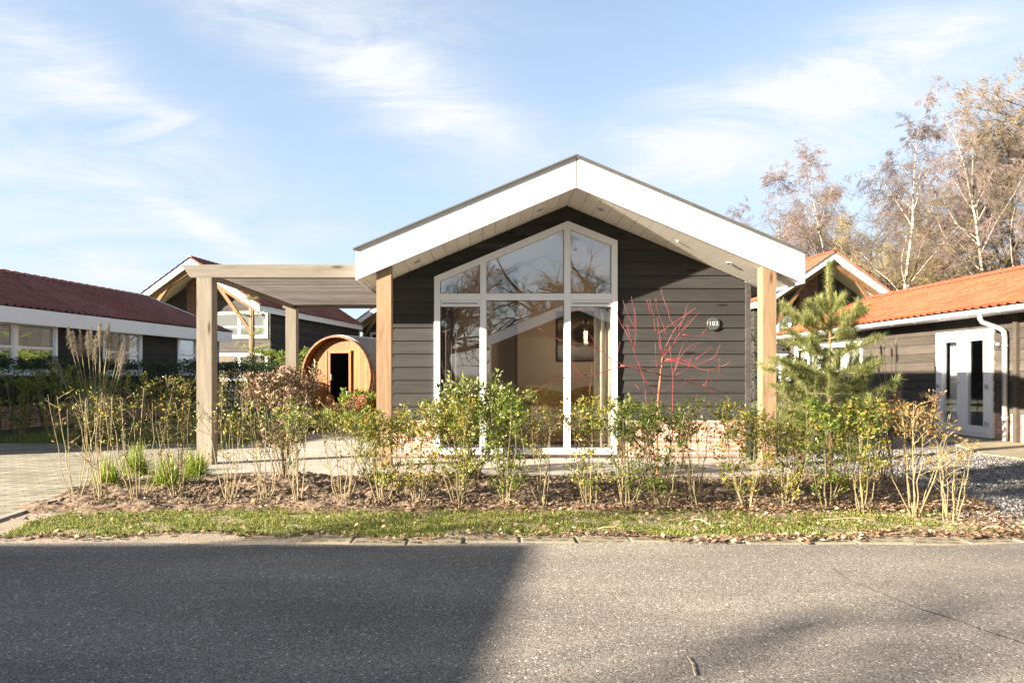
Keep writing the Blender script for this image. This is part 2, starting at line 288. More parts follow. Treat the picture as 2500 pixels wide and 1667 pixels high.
def pavemat():
    m = bpy.data.materials.new('open_joint_pavers'); m.use_nodes = True; nt = m.node_tree; N, L = nt.nodes, nt.links; b = N['Principled BSDF']; b.inputs['Roughness'].default_value = .9
    tc = N.new('ShaderNodeTexCoord'); mp = N.new('ShaderNodeMapping'); mp.inputs['Rotation'].default_value = (0,0,R(-35)); L.new(tc.outputs['Object'], mp.inputs[0])
    def br(w, h, ms, sq=1):
        t = N.new('ShaderNodeTexBrick'); L.new(mp.outputs[0], t.inputs[0]); t.inputs['Scale'].default_value = 1; t.inputs['Brick Width'].default_value = w; t.inputs['Row Height'].default_value = h; t.inputs['Mortar Size'].default_value = ms
        t.inputs['Mortar Smooth'].default_value = .15; return t
    t = br(.30, .17, .003); t.inputs['Color1'].default_value = (.29,.255,.20,1); t.inputs['Color2'].default_value = (.37,.33,.265,1); t.inputs['Mortar'].default_value = (.17,.155,.10,1)
    # dark open slots: rows twice as tall, cells broken up along the row
    sp = N.new('ShaderNodeSeparateXYZ'); L.new(mp.outputs[0], sp.inputs[0])
    def mth(op, a, b_=None):
        q = N.new('ShaderNodeMath'); q.operation = op
        for i, v in enumerate((a, b_)):
            if v is None: continue
            if isinstance(v, (int, float)): q.inputs[i].default_value = v
            else: L.new(v, q.inputs[i])
        return q.outputs[0]
    row = mth('DIVIDE', sp.outputs[1], .17); fr = mth('FRACT', row); near = mth('LESS_THAN', mth('ABSOLUTE', mth('SUBTRACT', fr, .5)), .08)
    xs = mth('FRACT', mth('ADD', mth('DIVIDE', sp.outputs[0], .30), mth('MULTIPLY', mth('FLOOR', row), .5))); seg = mth('LESS_THAN', mth('ABSOLUTE', mth('SUBTRACT', xs, .5)), .36)
    slot = mth('MULTIPLY', near, seg)
    n = N.new('ShaderNodeTexNoise'); n.inputs['Scale'].default_value = 2.2; n.inputs['Detail'].default_value = 7; L.new(tc.outputs['Object'], n.inputs[0])
    r = N.new('ShaderNodeValToRGB'); r.color_ramp.elements[0].position = .35; r.color_ramp.elements[1].position = .65; r.color_ramp.elements[0].color = (.72,.72,.62,1); r.color_ramp.elements[1].color = (1.1,1.1,1.1,1); L.new(n.outputs['Fac'], r.inputs[0])
    mx = N.new('ShaderNodeMix'); mx.data_type = 'RGBA'; mx.blend_type = 'MULTIPLY'; mx.inputs['Factor'].default_value = 1; L.new(t.outputs['Color'], mx.inputs[6]); L.new(r.outputs[0], mx.inputs[7])
    m2 = N.new('ShaderNodeMix'); m2.data_type = 'RGBA'; L.new(slot, m2.inputs['Factor']); L.new(mx.outputs[2], m2.inputs[6]); m2.inputs[7].default_value = (.022,.02,.014,1)
    L.new(m2.outputs[2], b.inputs['Base Color'])
    bp = N.new('ShaderNodeBump'); bp.inputs['Distance'].default_value = .01; bp.invert = True; L.new(slot, bp.inputs['Height']); L.new(bp.outputs[0], b.inputs['Normal'])
    return m
def gridmat(name, c1, c2, joint, w, h, ms=.006, off=.5):
    m = bpy.data.materials.new(name); m.use_nodes = True; nt = m.node_tree; N, L = nt.nodes, nt.links; b = N['Principled BSDF']; b.inputs['Roughness'].default_value = .85
    tc = N.new('ShaderNodeTexCoord'); t = N.new('ShaderNodeTexBrick'); t.offset = off; L.new(tc.outputs['Object'], t.inputs[0]); t.inputs['Scale'].default_value = 1; t.inputs['Brick Width'].default_value = w; t.inputs['Row Height'].default_value = h; t.inputs['Mortar Size'].default_value = ms
    t.inputs['Color1'].default_value = (*c1,1); t.inputs['Color2'].default_value = (*c2,1); t.inputs['Mortar'].default_value = (*joint,1)
    n = N.new('ShaderNodeTexNoise'); n.inputs['Scale'].default_value = 3.5; n.inputs['Detail'].default_value = 8; L.new(tc.outputs['Object'], n.inputs[0])
    r = N.new('ShaderNodeValToRGB'); r.color_ramp.elements[0].position = .3; r.color_ramp.elements[1].position = .7; r.color_ramp.elements[0].color = (.78,.78,.75,1); r.color_ramp.elements[1].color = (1.1,1.1,1.1,1); L.new(n.outputs['Fac'], r.inputs[0])
    mx = N.new('ShaderNodeMix'); mx.data_type = 'RGBA'; mx.blend_type = 'MULTIPLY'; mx.inputs['Factor'].default_value = 1; L.new(t.outputs['Color'], mx.inputs[6]); L.new(r.outputs[0], mx.inputs[7]); L.new(mx.outputs[2], b.inputs['Base Color'])
    return m
def emis(name, col, st):
    m = bpy.data.materials.new(name); m.use_nodes = True; b = m.node_tree.nodes['Principled BSDF']; b.inputs['Base Color'].default_value = (*col,1); b.inputs['Emission Color'].default_value = (*col,1); b.inputs['Emission Strength'].default_value = st; return m

M_white = mat('white_paint', (.80,.80,.80), .35, var=(.74,.74,.745), vscale=2.0)
M_upvc = mat('white_frame', (.78,.78,.79), .3)
M_fascia = mat('white_fascia_board', (.82,.82,.82), .4, var=(.79,.79,.79), vscale=1.5)
M_soffit = mat('soffit_panel', (.70,.665,.60), .6, var=(.62,.585,.52), vscale=3.0, vst=(1,.25,1))
M_siding = wood('dark_siding', (.050,.047,.0445), (.032,.031,.030), 'X', .8, 22, .002, perboard=True)
M_sidingY = wood('dark_siding_along', (.055,.050,.046), (.024,.022,.021), 'Y', .8, 22, .002, perboard=True)
M_sidingB = wood('brown_siding_along', (.085,.070,.057), (.054,.045,.037), 'Y', .8, 22, .002, perboard=True)
M_sidingG = wood('grey_siding', (.085,.078,.07), (.045,.042,.038), 'X', .8, 20, .002, perboard=True)
M_post = wood('larch_post', (.35,.24,.145), (.21,.13,.075), 'Z', .7, 16)
M_grey = wood('weathered_post', (.30,.262,.21), (.19,.163,.13), 'Z', .8, 16)
M_greyX = wood('weathered_beam', (.255,.23,.192), (.155,.138,.115), 'X', .8, 16)
M_slat = wood('weathered_slat', (.175,.16,.15), (.10,.092,.088), 'X', .85, 16, perboard=True)
M_greyY = wood('weathered_rafter', (.30,.25,.18), (.20,.165,.12), 'Y', .8, 16)
M_cedar = wood('red_cedar_stave', (.33,.125,.036), (.22,.078,.022), 'Z', .6, 18, perboard=True)
M_cedarY = wood('cedar_barrel_stave', (.28,.115,.04), (.19,.075,.026), 'Y', .6, 18, perboard=True)
M_brace = wood('orange_larch_brace', (.25,.14,.065), (.17,.09,.04), 'Z', .7, 14)
M_brick = brick('plinth_brick', (.46,.20,.13), (.58,.34,.24), (.56,.51,.46), .21, .065, .016)
M_brickd = brick('brown_brick', (.14,.062,.038), (.20,.095,.055), (.22,.19,.16))
M_glass = glassmat('window_glass', .19, (.985,.99,.985)); M_glass2 = glassmat('far_window_glass', .24, (.9,.93,.92))
M_red = tilemat('wine_red_tile', (.155,.040,.031), (.25,.078,.058)); M_orange = tilemat('orange_tile', (.20,.042,.016), (.28,.075,.033)); M_brown = tilemat('red_brown_tile', (.15,.035,.022), (.24,.07,.04))
M_zinc = mat('zinc', (.48,.50,.52), .4, var=(.40,.42,.44), vscale=5, metal=.35); M_dkmetal = mat('dark_trim', (.07,.07,.075), .5); M_roofing = mat('grey_roofing_trim', (.11,.105,.10), .7, var=(.08,.078,.075))
M_black = mat('black_interior', (.012,.012,.012), .8); M_sign = mat('sign_plate', (.06,.07,.07), .4); M_text = mat('sign_lettering', (.50,.50,.50), .5)
# ------------------------------------------------------------------ wall and window builders
def board_wall(mb, z0, z1, outer, holes=(), board=.181, crit=(), base=0.0, proud=.022):
    """weatherboards on the plane y = base facing -y; outer(z) -> (x0, x1); holes = list of functions z -> (x0, x1) or None"""
    rows = []; z = z0
    while z < z1 - 1e-4: rows.append((z, min(z + board, z1))); z += board
    for a, b in rows:
        cs = sorted({a, b} | {c for c in crit if a + .002 < c < b - .002})
        for c0, c1 in zip(cs, cs[1:]):
            e = 1e-4
            def spans(z, zz):
                o = outer(z)
                if o is None or o[1] - o[0] < .005: return None
                sp = [list(o)]
                for h in holes:
                    r = h(zz)
                    if r is None: continue
                    r = h(z) or (r[0], r[1]); new = []
                    for s_ in sp:
                        if r[1] <= s_[0] or r[0] >= s_[1]: new.append(s_); continue
                        if r[0] > s_[0]: new.append([s_[0], r[0]])
                        if r[1] < s_[1]: new.append([r[1], s_[1]])
                    sp = new
                return sp
            zm = (c0 + c1) / 2; lo = spans(c0 + e, zm); hi = spans(c1 - e, zm)
            if lo is None: continue
            if hi is None: hi = [[(l[0]+l[1])/2]*2 for l in lo]
            if len(lo) != len(hi): continue
            y0 = base - proud + (proud - .005)*(c0 - a)/board; y1 = base - proud + (proud - .005)*(c1 - a)/board
            for l, h in zip(lo, hi):
                mb.poly([(l[0],y0,c0),(l[1],y0,c0),(h[1],y1,c1),(h[0],y1,c1)])
                if c0 == a: mb.poly([(l[0],base+.004,c0),(l[1],base+.004,c0),(l[1],y0,c0),(l[0],y0,c0)])
                mb.poly([(l[0],base+.004,c0),(l[0],y0,c0),(h[0],y1,c1),(h[0],base+.004,c1)])
                mb.poly([(l[1],y0,c0),(l[1],base+.004,c0),(h[1],base+.004,c1),(h[1],y1,c1)])
                mb.poly([(l[0],base+.006,c0),(h[0],base+.006,c1),(h[1],base+.006,c1),(l[1],base+.006,c0)])   # back side
def const(a, b, z0, z1): return lambda z: (a, b) if z0 < z < z1 else None
def rect_frame(mb, u0, u1, z0, z1, t, ya, yb):
    mb.box(u0, u0+t, ya, yb, z0, z1); mb.box(u1-t, u1, ya, yb, z0, z1); mb.box(u0+t, u1-t, ya, yb, z0, z0+t); mb.box(u0+t, u1-t, ya, yb, z1-t, z1)
def window(parent, Mx, u0, u1, z0, z1, cols=2, split=None, t=.07, curtain=None, top_vent=False, M_f=None):
    """casement window on plane y=0 (facing -y) moved by Mx; parts: window > pane, curtain"""
    f = MB(); f.M = Mx; rect_frame(f, u0, u1, z0, z1, t, -.045, .05)
    w = (u1 - u0 - 2*t - (cols-1)*t) / cols; g = MB(); g.M = Mx
    f.box(u0-.03, u1+.03, -.075, -.046, z0-.035, z0+.005)
    for k in range(cols):
        a = u0 + t + k*(w + t); b = a + w
        if k < cols-1: f.box(b, b+t, -.043, .048, z0+t, z1-t)
        s_ = .038; rect_frame(f, a+.002, b-.002, z0+t+.002, z1-t-.002, s_, -.030, .03)
        zz = z1 - t
        if split is not None:
            zs = z0 + (z1-z0)*split; f.box(a+s_, b-s_, -.027, .027, zs-.03, zs+.03)
        g.box(a+s_, b-s_, -.004, .008, z0+t+s_, z1-t-s_)
    wo = f.build('window', M_f or M_upvc, parent); g.pieces('pane', M_glass2, wo)
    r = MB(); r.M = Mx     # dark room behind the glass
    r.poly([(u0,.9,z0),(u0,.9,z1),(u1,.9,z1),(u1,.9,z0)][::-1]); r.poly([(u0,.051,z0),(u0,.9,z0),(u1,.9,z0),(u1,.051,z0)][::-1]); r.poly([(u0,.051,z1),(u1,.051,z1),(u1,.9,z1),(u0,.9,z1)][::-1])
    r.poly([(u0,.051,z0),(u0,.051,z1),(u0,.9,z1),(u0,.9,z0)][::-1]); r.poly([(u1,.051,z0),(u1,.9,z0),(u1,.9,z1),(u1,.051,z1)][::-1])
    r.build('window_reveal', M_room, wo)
    if curtain is not None:
        c = MB(); c.M = Mx
        for side, wd in curtain:
            n = 24; x0 = u0 + t if side < 0 else u1 - t - wd
            for i in range(n):
                xa, xb = x0 + wd*i/n, x0 + wd*(i+1)/n; ya = .12 + .025*math.sin(i*1.5); yb = .12 + .025*math.sin((i+1)*1.5)
                c.poly([(xa,ya,z0+.02),(xb,yb,z0+.02),(xb,yb,z1-.02),(xa,ya,z1-.02)])
        c.pieces('curtain', M_curtain, wo)
    return wo
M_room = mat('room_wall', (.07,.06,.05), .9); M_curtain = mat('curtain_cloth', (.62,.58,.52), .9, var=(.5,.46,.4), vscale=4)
M_curtw = mat('net_curtain', (.75,.76,.77), .9)
def tile_sheet(name, L, W, Mx, m, parent, tw=.205, th=.33):
    """pantiles: u along the ridge 0..L, v up the slope 0..W, bump along local +z"""
    nu = int(L/tw)*6 + 1; us = np.linspace(0, L, nu); rows = int(W/th); vs = []; zs = []
    for k in range(rows + 1):
        a, b = k*th, min((k+1)*th, W)
        if b - a < .01: break
        vs += [a, b]; zs += [.030, .030 - .026*(b-a)/th]
    vs = np.array(vs); zs = np.array(zs); U, Vv = np.meshgrid(us, vs); ph = (U/tw) % 1.0
    prof = .022*np.cos(ph*2*np.pi) + .010*np.cos(ph*4*np.pi + .6)
    Z = zs[:, None] + prof + .012
    pts = np.stack([U.ravel(), Vv.ravel(), Z.ravel(), np.ones(U.size)], 1); M4 = np.array(Mx); pts = (pts @ M4.T)[:, :3]
    r, c = U.shape; i = np.arange(r*c).reshape(r, c); F = np.stack([i[:-1,:-1], i[:-1,1:], i[1:,1:], i[1:,:-1]], -1).reshape(-1, 4)
    me = fast_mesh(name, pts, F); uvl = me.uv_layers.new(name='UV'); rowid = np.repeat(np.arange(r)//2, c).reshape(r, c)
    uvv = np.stack([U.ravel()/tw, (Vv/th - 1e-3).ravel()], 1); li = np.zeros(len(me.loops), dtype=np.int32); me.loops.foreach_get('vertex_index', li)
    uvl.data.foreach_set('uv', uvv[li].astype(np.float32).ravel())
    return link(name, me, m, parent, False)
def ridge_caps(L, Mx, m, parent, step=.33, r=.11):
    mb = MB(); mb.M = Mx; n = int(L/step)
    for k in range(n):
        a, b = k*step, (k+1)*step + .03; ra, rb = r, r*.86
        for j in range(6):
            t0, t1 = math.pi*j/6, math.pi*(j+1)/6
            mb.poly([(a, ra*math.cos(t0), ra*math.sin(t0)*.9),(b, rb*math.cos(t0), rb*math.sin(t0)*.9),(b, rb*math.cos(t1), rb*math.sin(t1)*.9),(a, ra*math.cos(t1), ra*math.sin(t1)*.9)])
        mb.poly([(a, ra*math.cos(math.pi*j/6), ra*math.sin(math.pi*j/6)*.9) for j in range(7)])
    return mb.build('ridge_tiles', m, parent)

# ------------------------------------------------------------------ the main lodge
AX, AZ, SL = 1.166, 3.51, 0.42      # apex of the underside of the roof, slope
WX0, WX1, WY, RX0, RX1, FY, BY = -1.31, 3.72, 9.56, -1.60, 4.03, 8.56, 19.5
def soff(x): return AZ - SL*abs(x - AX)
house = thing('holiday_lodge', 'black weatherboard lodge with broad white gable and tall white window, number 103 beside it', 'house', (0, 0, 0))
wx0, wx1, wz0, wTL, wAp, wTR, wax = -.686, 1.871, .051, 2.526, 3.303, 3.03, 1.177
def wl(z, i=0.0): return wx0 + i if z < wTL - i else wx0 + i + (z - wTL + i)*(wax - wx0 - i)/(wAp - wTL)
def wr(z, i=0.0): return wx1 - i if z < wTR - i else wx1 - i - (z - wTR + i)*(wx1 - i - wax)/(wAp - wTR)
INS = .035
def hole(z):
    if z < wz0 or z > wAp - .03: return None
    a, b = wl(z, INS), wr(z, INS)
    return (a, b) if b > a + .001 else (wax, wax)
def outer(z):
    h = (AZ - z)/SL
    if h < .01: return None
    return (max(WX0, AX - h), min(WX1 - .06, AX + h))
wall = MB(); crits = [wTL - INS, wTR - INS, wAp - .03, AZ - SL*(AX-WX0), AZ - SL*(WX1-.06-AX)]
board_wall(wall, .54, AZ - .01, outer, [hole], .183, crits, WY)
walls = wall.build('weatherboard_cladding', M_siding, house)
pl = MB()
for a, b in ((WX0+.01, wx0+.01), (wx1-.01, WX1-.02)): pl.box(a, b, WY-.0, WY+.1, -.05, .538)
pl.box(wx0+.011, wx1-.011, WY+.001, WY+.1, -.05, wz0-.002)
pl.pieces('brick_plinth', M_brick, house)
tr = MB(); tr.box(WX1-.058, WX1+.012, WY-.04, WY+.03, .02, soff(WX1)-.004); tr.box(WX0-.02, WX0+.004, WY-.03, WY+.06, .54, soff(WX0)-.004)
tr.pieces('corner_board', M_sidingG, house)
dk = MB(); dk.box(WX0+.0, WX1, WY-.028, WY-.004, -.04, .014); dk.build('base_strip', M_dkmetal, house)
# side and back walls
sw = MB()
for x, s_ in ((WX0, -1), (WX1, 1)):
    sw.M = Matrix.Translation((x, 0, 0)) @ Matrix.Rotation(R(90)*s_, 4, 'Z')
    u = (WY+.03, BY-1) if s_ > 0 else (-(BY-1), -(WY+.03))
    board_wall(sw, .54, soff(x)-.02, lambda z, u=u: u, (), .183, (), 0.0)
sw.M = None; sw.box(WX0+.01, WX1-.01, BY-1.0, BY-.9, 0, 2.4)
sw.poly([(WX0+.01,BY-.95,2.4),(WX1-.01,BY-.95,2.4),(WX1-.01,BY-.95,soff(WX1)),(AX,BY-.95,AZ),(WX0+.01,BY-.95,soff(WX0))])
sw.build('side_walls', M_sidingY, house)
sp_ = MB(); sp_.box(WX0+.012, WX0+.1, WY+.101, BY-1.1, -.05, .535); sp_.box(WX1-.1, WX1-.022, WY+.101, BY-1.1, -.05, .535); sp_.pieces('side_plinth', M_brick, house)
# roof slabs (dark), soffit boards, fascia
rf = MB(); FT = .385
for s_ in (-1, 1):
    xe = RX0 if s_ < 0 else RX1
    z0, z1 = soff(xe) + FT, AZ + FT
    pts = [(AX, FY-.03, z1+.002), (xe + s_*.03, FY-.03, z0 - SL*.03 + .002), (xe + s_*.03, FY-.03, z0 - SL*.03 + .024), (AX, FY-.03, z1+.024)]
    if s_ > 0: pts = pts[::-1]
    rf.prism(pts[::-1], (0, BY-FY+.03, 0))
rf.pieces('roof', M_roofing, house)
fa = MB()
for s_ in (-1, 1):
    xe = RX0 if s_ < 0 else RX1; g_ = .002 * s_
    pts = [(AX+g_, FY, AZ), (xe - s_*.026, FY, soff(xe - s_*.026)), (xe - s_*.026, FY, soff(xe - s_*.026)+FT-.004), (AX+g_, FY, AZ+FT-.004)]
    if s_ > 0: pts = pts[::-1]
    fa.prism(pts[::-1], (0, .026, 0))
    xa, xb = sorted((xe - s_*.024, xe)); zb = soff(xe)
    fa.box(xa, xb, FY-.004, BY, zb, zb+FT-.02)      # eave board running back
fo = fa.pieces('fascia', M_fascia, house)
tr2 = MB()
for s_ in (-1, 1):
    xe = RX0 if s_ < 0 else RX1
    tr2.beam((AX, FY-.012, AZ+FT-.010), (xe, FY-.012, soff(xe)+FT-.010), .022, .020)
tr2.box(AX-.004, AX+.004, FY-.003, FY+.002, AZ+.01, AZ+FT-.03)
tr2.build('fascia_trim', M_roofing, house)
so = MB()
for s_ in (-1, 1):      # soffit panels laid front to back, .17 wide, with open grooves
    xe = (RX0+.026) if s_ < 0 else (RX1-.026); n = int(abs(xe-AX)/.168)+1
    for k in range(n):
        a = AX + s_*(k*.168 + .003); b = AX + s_*min((k+1)*.168 - .003, abs(xe-AX))
        if (b-a)*s_ <= 0: continue
        pts = [(a,FY+.03,soff(a)+.014),(b,FY+.03,soff(b)+.014),(b,FY+.03,soff(b)+.026),(a,FY+.03,soff(a)+.026)]
        if s_ > 0: pts = pts[::-1]
        inside = WX0+.02 < (a+b)/2 < WX1-.07
        so.prism(pts[::-1], (0, (WY - FY - .032) if inside else BY-FY-.05, 0))
so.build('soffit', M_soffit, house)
sb = MB()
for s_ in (-1, 1):
    xe = RX0+.03 if s_ < 0 else RX1-.03
    pts = [(AX,FY+.03,AZ+.05),(xe,FY+.03,soff(xe)+.05),(xe,FY+.03,soff(xe)+.07),(AX,FY+.03,AZ+.07)]
    if s_ > 0: pts = pts[::-1]
    sb.prism(pts[::-1], (0, BY-FY-.06, 0))
sb.build('roof_deck', M_dkmetal, house)
for x in (-.88, .755, 1.56, 3.27):      # recessed downlights in the soffit
    dl = MB(); n_ = Vector((-SL if x < AX else SL, 0, 1)).normalized() * -1; c = Vector((x, 9.06, soff(x)+.012))
    dl.M = Matrix.Translation(c) @ Vector((0,0,-1)).rotation_difference(n_).to_matrix().to_4x4()
    dl.lathe([(.030,.004),(.046,.004),(.050,-.004),(.048,-.010),(.034,-.012),(.032,-.004)], 20)
    d_ = dl.build('downlight', M_zinc, house, True); q = MB(); q.M = dl.M; q.lathe([(.001,-.008),(.031,-.008),(.031,.002),(.001,.002)], 16); q.build('lens', M_dkmetal, d_)
for x in (-.04, 2.58):
    dl = MB(); dl.lathe([(.024,.0),(.022,-.012),(.010,-.016)], 14, (x, 9.05, soff(x)+.016)); dl.build('sensor', M_soffit, house, True)
# posts carrying the gable
for x0, x1 in ((-1.35,-1.165), (3.53,3.70)):
    p = MB(); y0, y1 = 8.62, 8.79
    p.prism([(x0,y0,-.02),(x1,y0,-.02),(x1,y0,soff(x1)+.02),(x0,y0,soff(x0)+.02)][::-1], (0,y1-y0,0)); po = p.build('timber_post', M_post, house)
# the big window
fr = MB()
def bar(p, q, r, s_, ya, yb):     # four corner points (x,z)
    fr.prism([(p[0],ya,p[1]),(q[0],ya,q[1]),(r[0],ya,r[1]),(s_[0],ya,s_[1])][::-1], (0, yb-ya, 0))
T = .084; ya, yb = WY-.055, WY+.05
inL, inR = wx0+T, wx1-T
kL = (wAp-wTL)/(wax-wx0); kR = (wAp-wTR)/(wx1-wax); dz = T*1.12
iAp = wAp - dz*1.0
def iz_l(x): return wTL + (x-wx0)*kL - dz
def iz_r(x): return wTR + (wx1-x)*kR - dz
bar((wx0,wz0),(inL,wz0),(inL,iz_l(inL)),(wx0,wTL), ya, yb)
bar((inR,wz0),(wx1,wz0),(wx1,wTR),(inR,iz_r(inR)), ya, yb)
bar((wx0,wTL),(inL,iz_l(inL)),(wax,iz_l(wax)),(wax,wAp), ya, yb)
bar((wax,iz_r(wax)),(inR,iz_r(inR)),(wx1,wTR),(wax,wAp), ya, yb)
bar((inL,wz0),(inR,wz0),(inR,wz0+.092),(inL,wz0+.092), ya, yb)
MUL = ((-.046,.043),(1.126,1.217)); TZ0, TZ1 = 2.20, 2.293
for a, b in MUL:
    top = (iz_l(a), iz_l(b)) if b < wax else (iz_l(a), iz_r(b))
    if a < wax < b: fr.prism([(a,ya+.003,wz0+.092),(b,ya+.003,wz0+.092),(b,ya+.003,iz_r(b)),(wax,ya+.003,iz_l(wax)),(a,ya+.003,iz_l(a))][::-1], (0,yb-ya-.006,0))
    else: bar((a,wz0+.092),(b,wz0+.092),(b,top[1]),(a,top[0]), ya+.003, yb-.003)
cells = [(inL,MUL[0][0]),(MUL[0][1],MUL[1][0]),(MUL[1][1],inR)]
for a, b in cells: fr.box(a, b, ya+.006, yb-.006, TZ0, TZ1)
win = fr.build('window_frame', M_upvc, house); win.modifiers.new('bevel','BEVEL').width = .004
gl = MB(); gy0, gy1 = WY-.006, WY+.012; vents = MB(); sash = MB(); slots_ = [MB(), None, MB()]
for k, (a, b) in enumerate(cells):
    zt = TZ0
    if k != 1:
        zt = TZ0 - .088; vents.box(a+.003, b-.003, ya+.012, WY+.02, zt, TZ0-.004)
        w_ = (b-a-.06)/13
        for j in range(13): slots_[k].box(a+.03+j*w_, a+.03+(j+.82)*w_, ya+.006, ya+.014, zt+.038, zt+.050)
    if a < 1.0: top = [(b, iz_l(b)), (a, iz_l(a))]
    else: top = [(b, iz_r(b)), (a, iz_r(a))]
    gl.box(a, b, gy0, gy1, wz0+.092, zt)
    gl.prism([(a,gy0,TZ1),(b,gy0,TZ1)] + [(p[0],gy0,p[1]) for p in top], (0, gy1-gy0, 0))
    for (x0,x1,z0,z1) in ((a,a+.007,wz0+.092,zt),(b-.007,b,wz0+.092,zt),(a,a+.007,TZ1,top[1][1]-.004),(b-.007,b,TZ1,top[0][1]-.004),(a+.007,b-.007,TZ1,TZ1+.007),(a+.007,b-.007,zt-.007,zt),(a+.007,b-.007,wz0+.092,wz0+.10)):
        sash.box(x0,x1,WY-.016,WY-.0065,z0,z1)
gl.pieces('pane', M_glass, win); v_ = [vents.pieces('vent_strip', M_upvc, win), slots_[0].build('vent_slots', M_dkmetal, win), slots_[2].build('vent_slots', M_dkmetal, win)]; sash.build('rubber_seal', M_dkmetal, win)
# room seen through the glass
M_cream = mat('cream_wall', (.66,.61,.50), .9); M_floor = wood('oak_floor', (.30,.21,.13), (.20,.14,.085), 'Y', .4, 10, knots=False); M_door = mat('cream_door', (.70,.63,.50), .5)
rm = MB(); x0, x1, y0, y1 = WX0+.12, WX1-.12, WY+.06, 13.65
rm.poly([(x0,y1,.05),(x1,y1,.05),(x1,y1,soff(x1)),(AX,y1,AZ-.05),(x0,y1,soff(x0))]); rm.poly([(x0,y0,.05),(x0,y1,.05),(x0,y1,soff(x0)),(x0,y0,soff(x0))]); rm.poly([(x1,y1,.05),(x1,y0,.05),(x1,y0,soff(x1)),(x1,y1,soff(x1))])
rm.box(.66, x1-.002, 13.2, 13.3, .05, soff(x1)-.1)
rm.poly([(.66,13.2,soff(x1)-.1),(x1-.002,13.2,soff(x1)-.1),(AX,13.2,AZ-.06),(.66,13.2,soff(.66)-.06)])
rm.poly([(x0,y0,soff(x0)-.002),(x0,y1,soff(x0)-.002),(AX,y1,AZ-.052),(AX,y0,AZ-.052)]); rm.poly([(AX,y0,AZ-.052),(AX,y1,AZ-.052),(x1,y1,soff(x1)-.002),(x1,y0,soff(x1)-.002)])
rm.build('room_walls', M_cream, house)
fl = MB(); fl.box(x0, x1, y0, y1, .03, .05); fl.build('room_floor', M_floor, house)
idr = MB(); idr.box(-.02,.60,13.605,13.647,.05,1.98); idr.box(-.09,-.02,13.59,13.645,.05,2.04); idr.box(.60,.658,13.59,13.645,.05,2.04); idr.box(-.02,.60,13.59,13.645,1.98,2.04); idr.box(.06,.52,13.598,13.606,1.2,1.85); idr.box(.06,.52,13.598,13.606,.2,1.1)
idr.build('interior_door', M_door, house)
def curtain(x0, x1, y, m, label, z1=2.12):
    n = int((x1-x0)/.012); V = []; F = []
    c = MB()
    for i in range(n+1):
        t = i/n; x = x0 + (x1-x0)*t; yy = y + .035*math.sin(t*(x1-x0)*46) + .012*math.sin(t*31)
        for z in (.07, z1): c.av((x, yy, z))
    for i in range(n): c.f.append([2*i, 2*i+2, 2*i+3, 2*i+1])
    o = c.build('curtain', m, None, True); o.modifiers.new('thickness','SOLIDIFY').thickness = .004
    tag(o, label, 'curtain'); return o
M_beige = mat('beige_curtain_cloth', (.60,.52,.40), .9, var=(.54,.46,.35), vscale=9)
M_darkc = mat('brown_curtain_cloth', (.20,.15,.11), .9)
curtain(1.58, 1.84, 9.72, M_beige, 'long beige curtain gathered behind the right window pane', 2.45)
curtain(-.64, -.36, 9.82, M_darkc, 'dark brown curtain gathered behind the left window pane', 2.45)
M_cognac = mat('cognac_leather', (.56,.235,.07), .55, var=(.44,.175,.05), vscale=14, bump=.002)
def sofa_piece(name, label, x0, x1, yb, h):
    t = thing(name, label, 'armchair' if x1-x0 < .8 else 'sofa', ((x0+x1)/2, yb+.4, .05), 0)
    w = (x1-x0)/2; b = MB(); n = 14
    prof = [(-w, .06)] + [(-w + .0, h*.55)] + [(-w + w*2*i/n, h*(.90 + .10*math.sin(math.pi*i/n)) if 0 < i < n else h*.82) for i in range(n+1)] + [(w, h*.55), (w, .06)]
    b.prism([(x, -.40, z) for x, z in prof], (0, .16, 0)); o = b.build('backrest', M_cognac, t, False); o.modifiers.new('bevel','BEVEL').width = .045; o.modifiers['bevel'].segments = 4
    s_ = MB(); s_.box(-w+.1, w-.1, -.24, .42, .16, .44); o = s_.build('seat', M_cognac, t); o.modifiers.new('bevel','BEVEL').width = .04; o.modifiers['bevel'].segments = 3
    for sx in (-1, 1):
        a = MB(); xa, xb = sorted((sx*w, sx*(w-.10))); a.box(xa, xb, -.235, .40, .06, .62); o = a.build('armrest', M_cognac, t); o.modifiers.new('bevel','BEVEL').width = .04; o.modifiers['bevel'].segments = 3
    for sx in (-1,1):
        for sy in (-.3,.32): l = MB(); l.tube([(sx*(w-.12),sy,0),(sx*(w-.12),sy,.17)],.02,8); l.build('leg', M_black, t)
    return t
sofa_piece('sofa', 'cognac brown sofa with a curved back behind the middle pane', .05, 1.32, 10.45, .92)
sofa_piece('armchair', 'cognac brown armchair behind the right pane, beside the beige curtain', 1.37, 1.92, 10.75, .94)
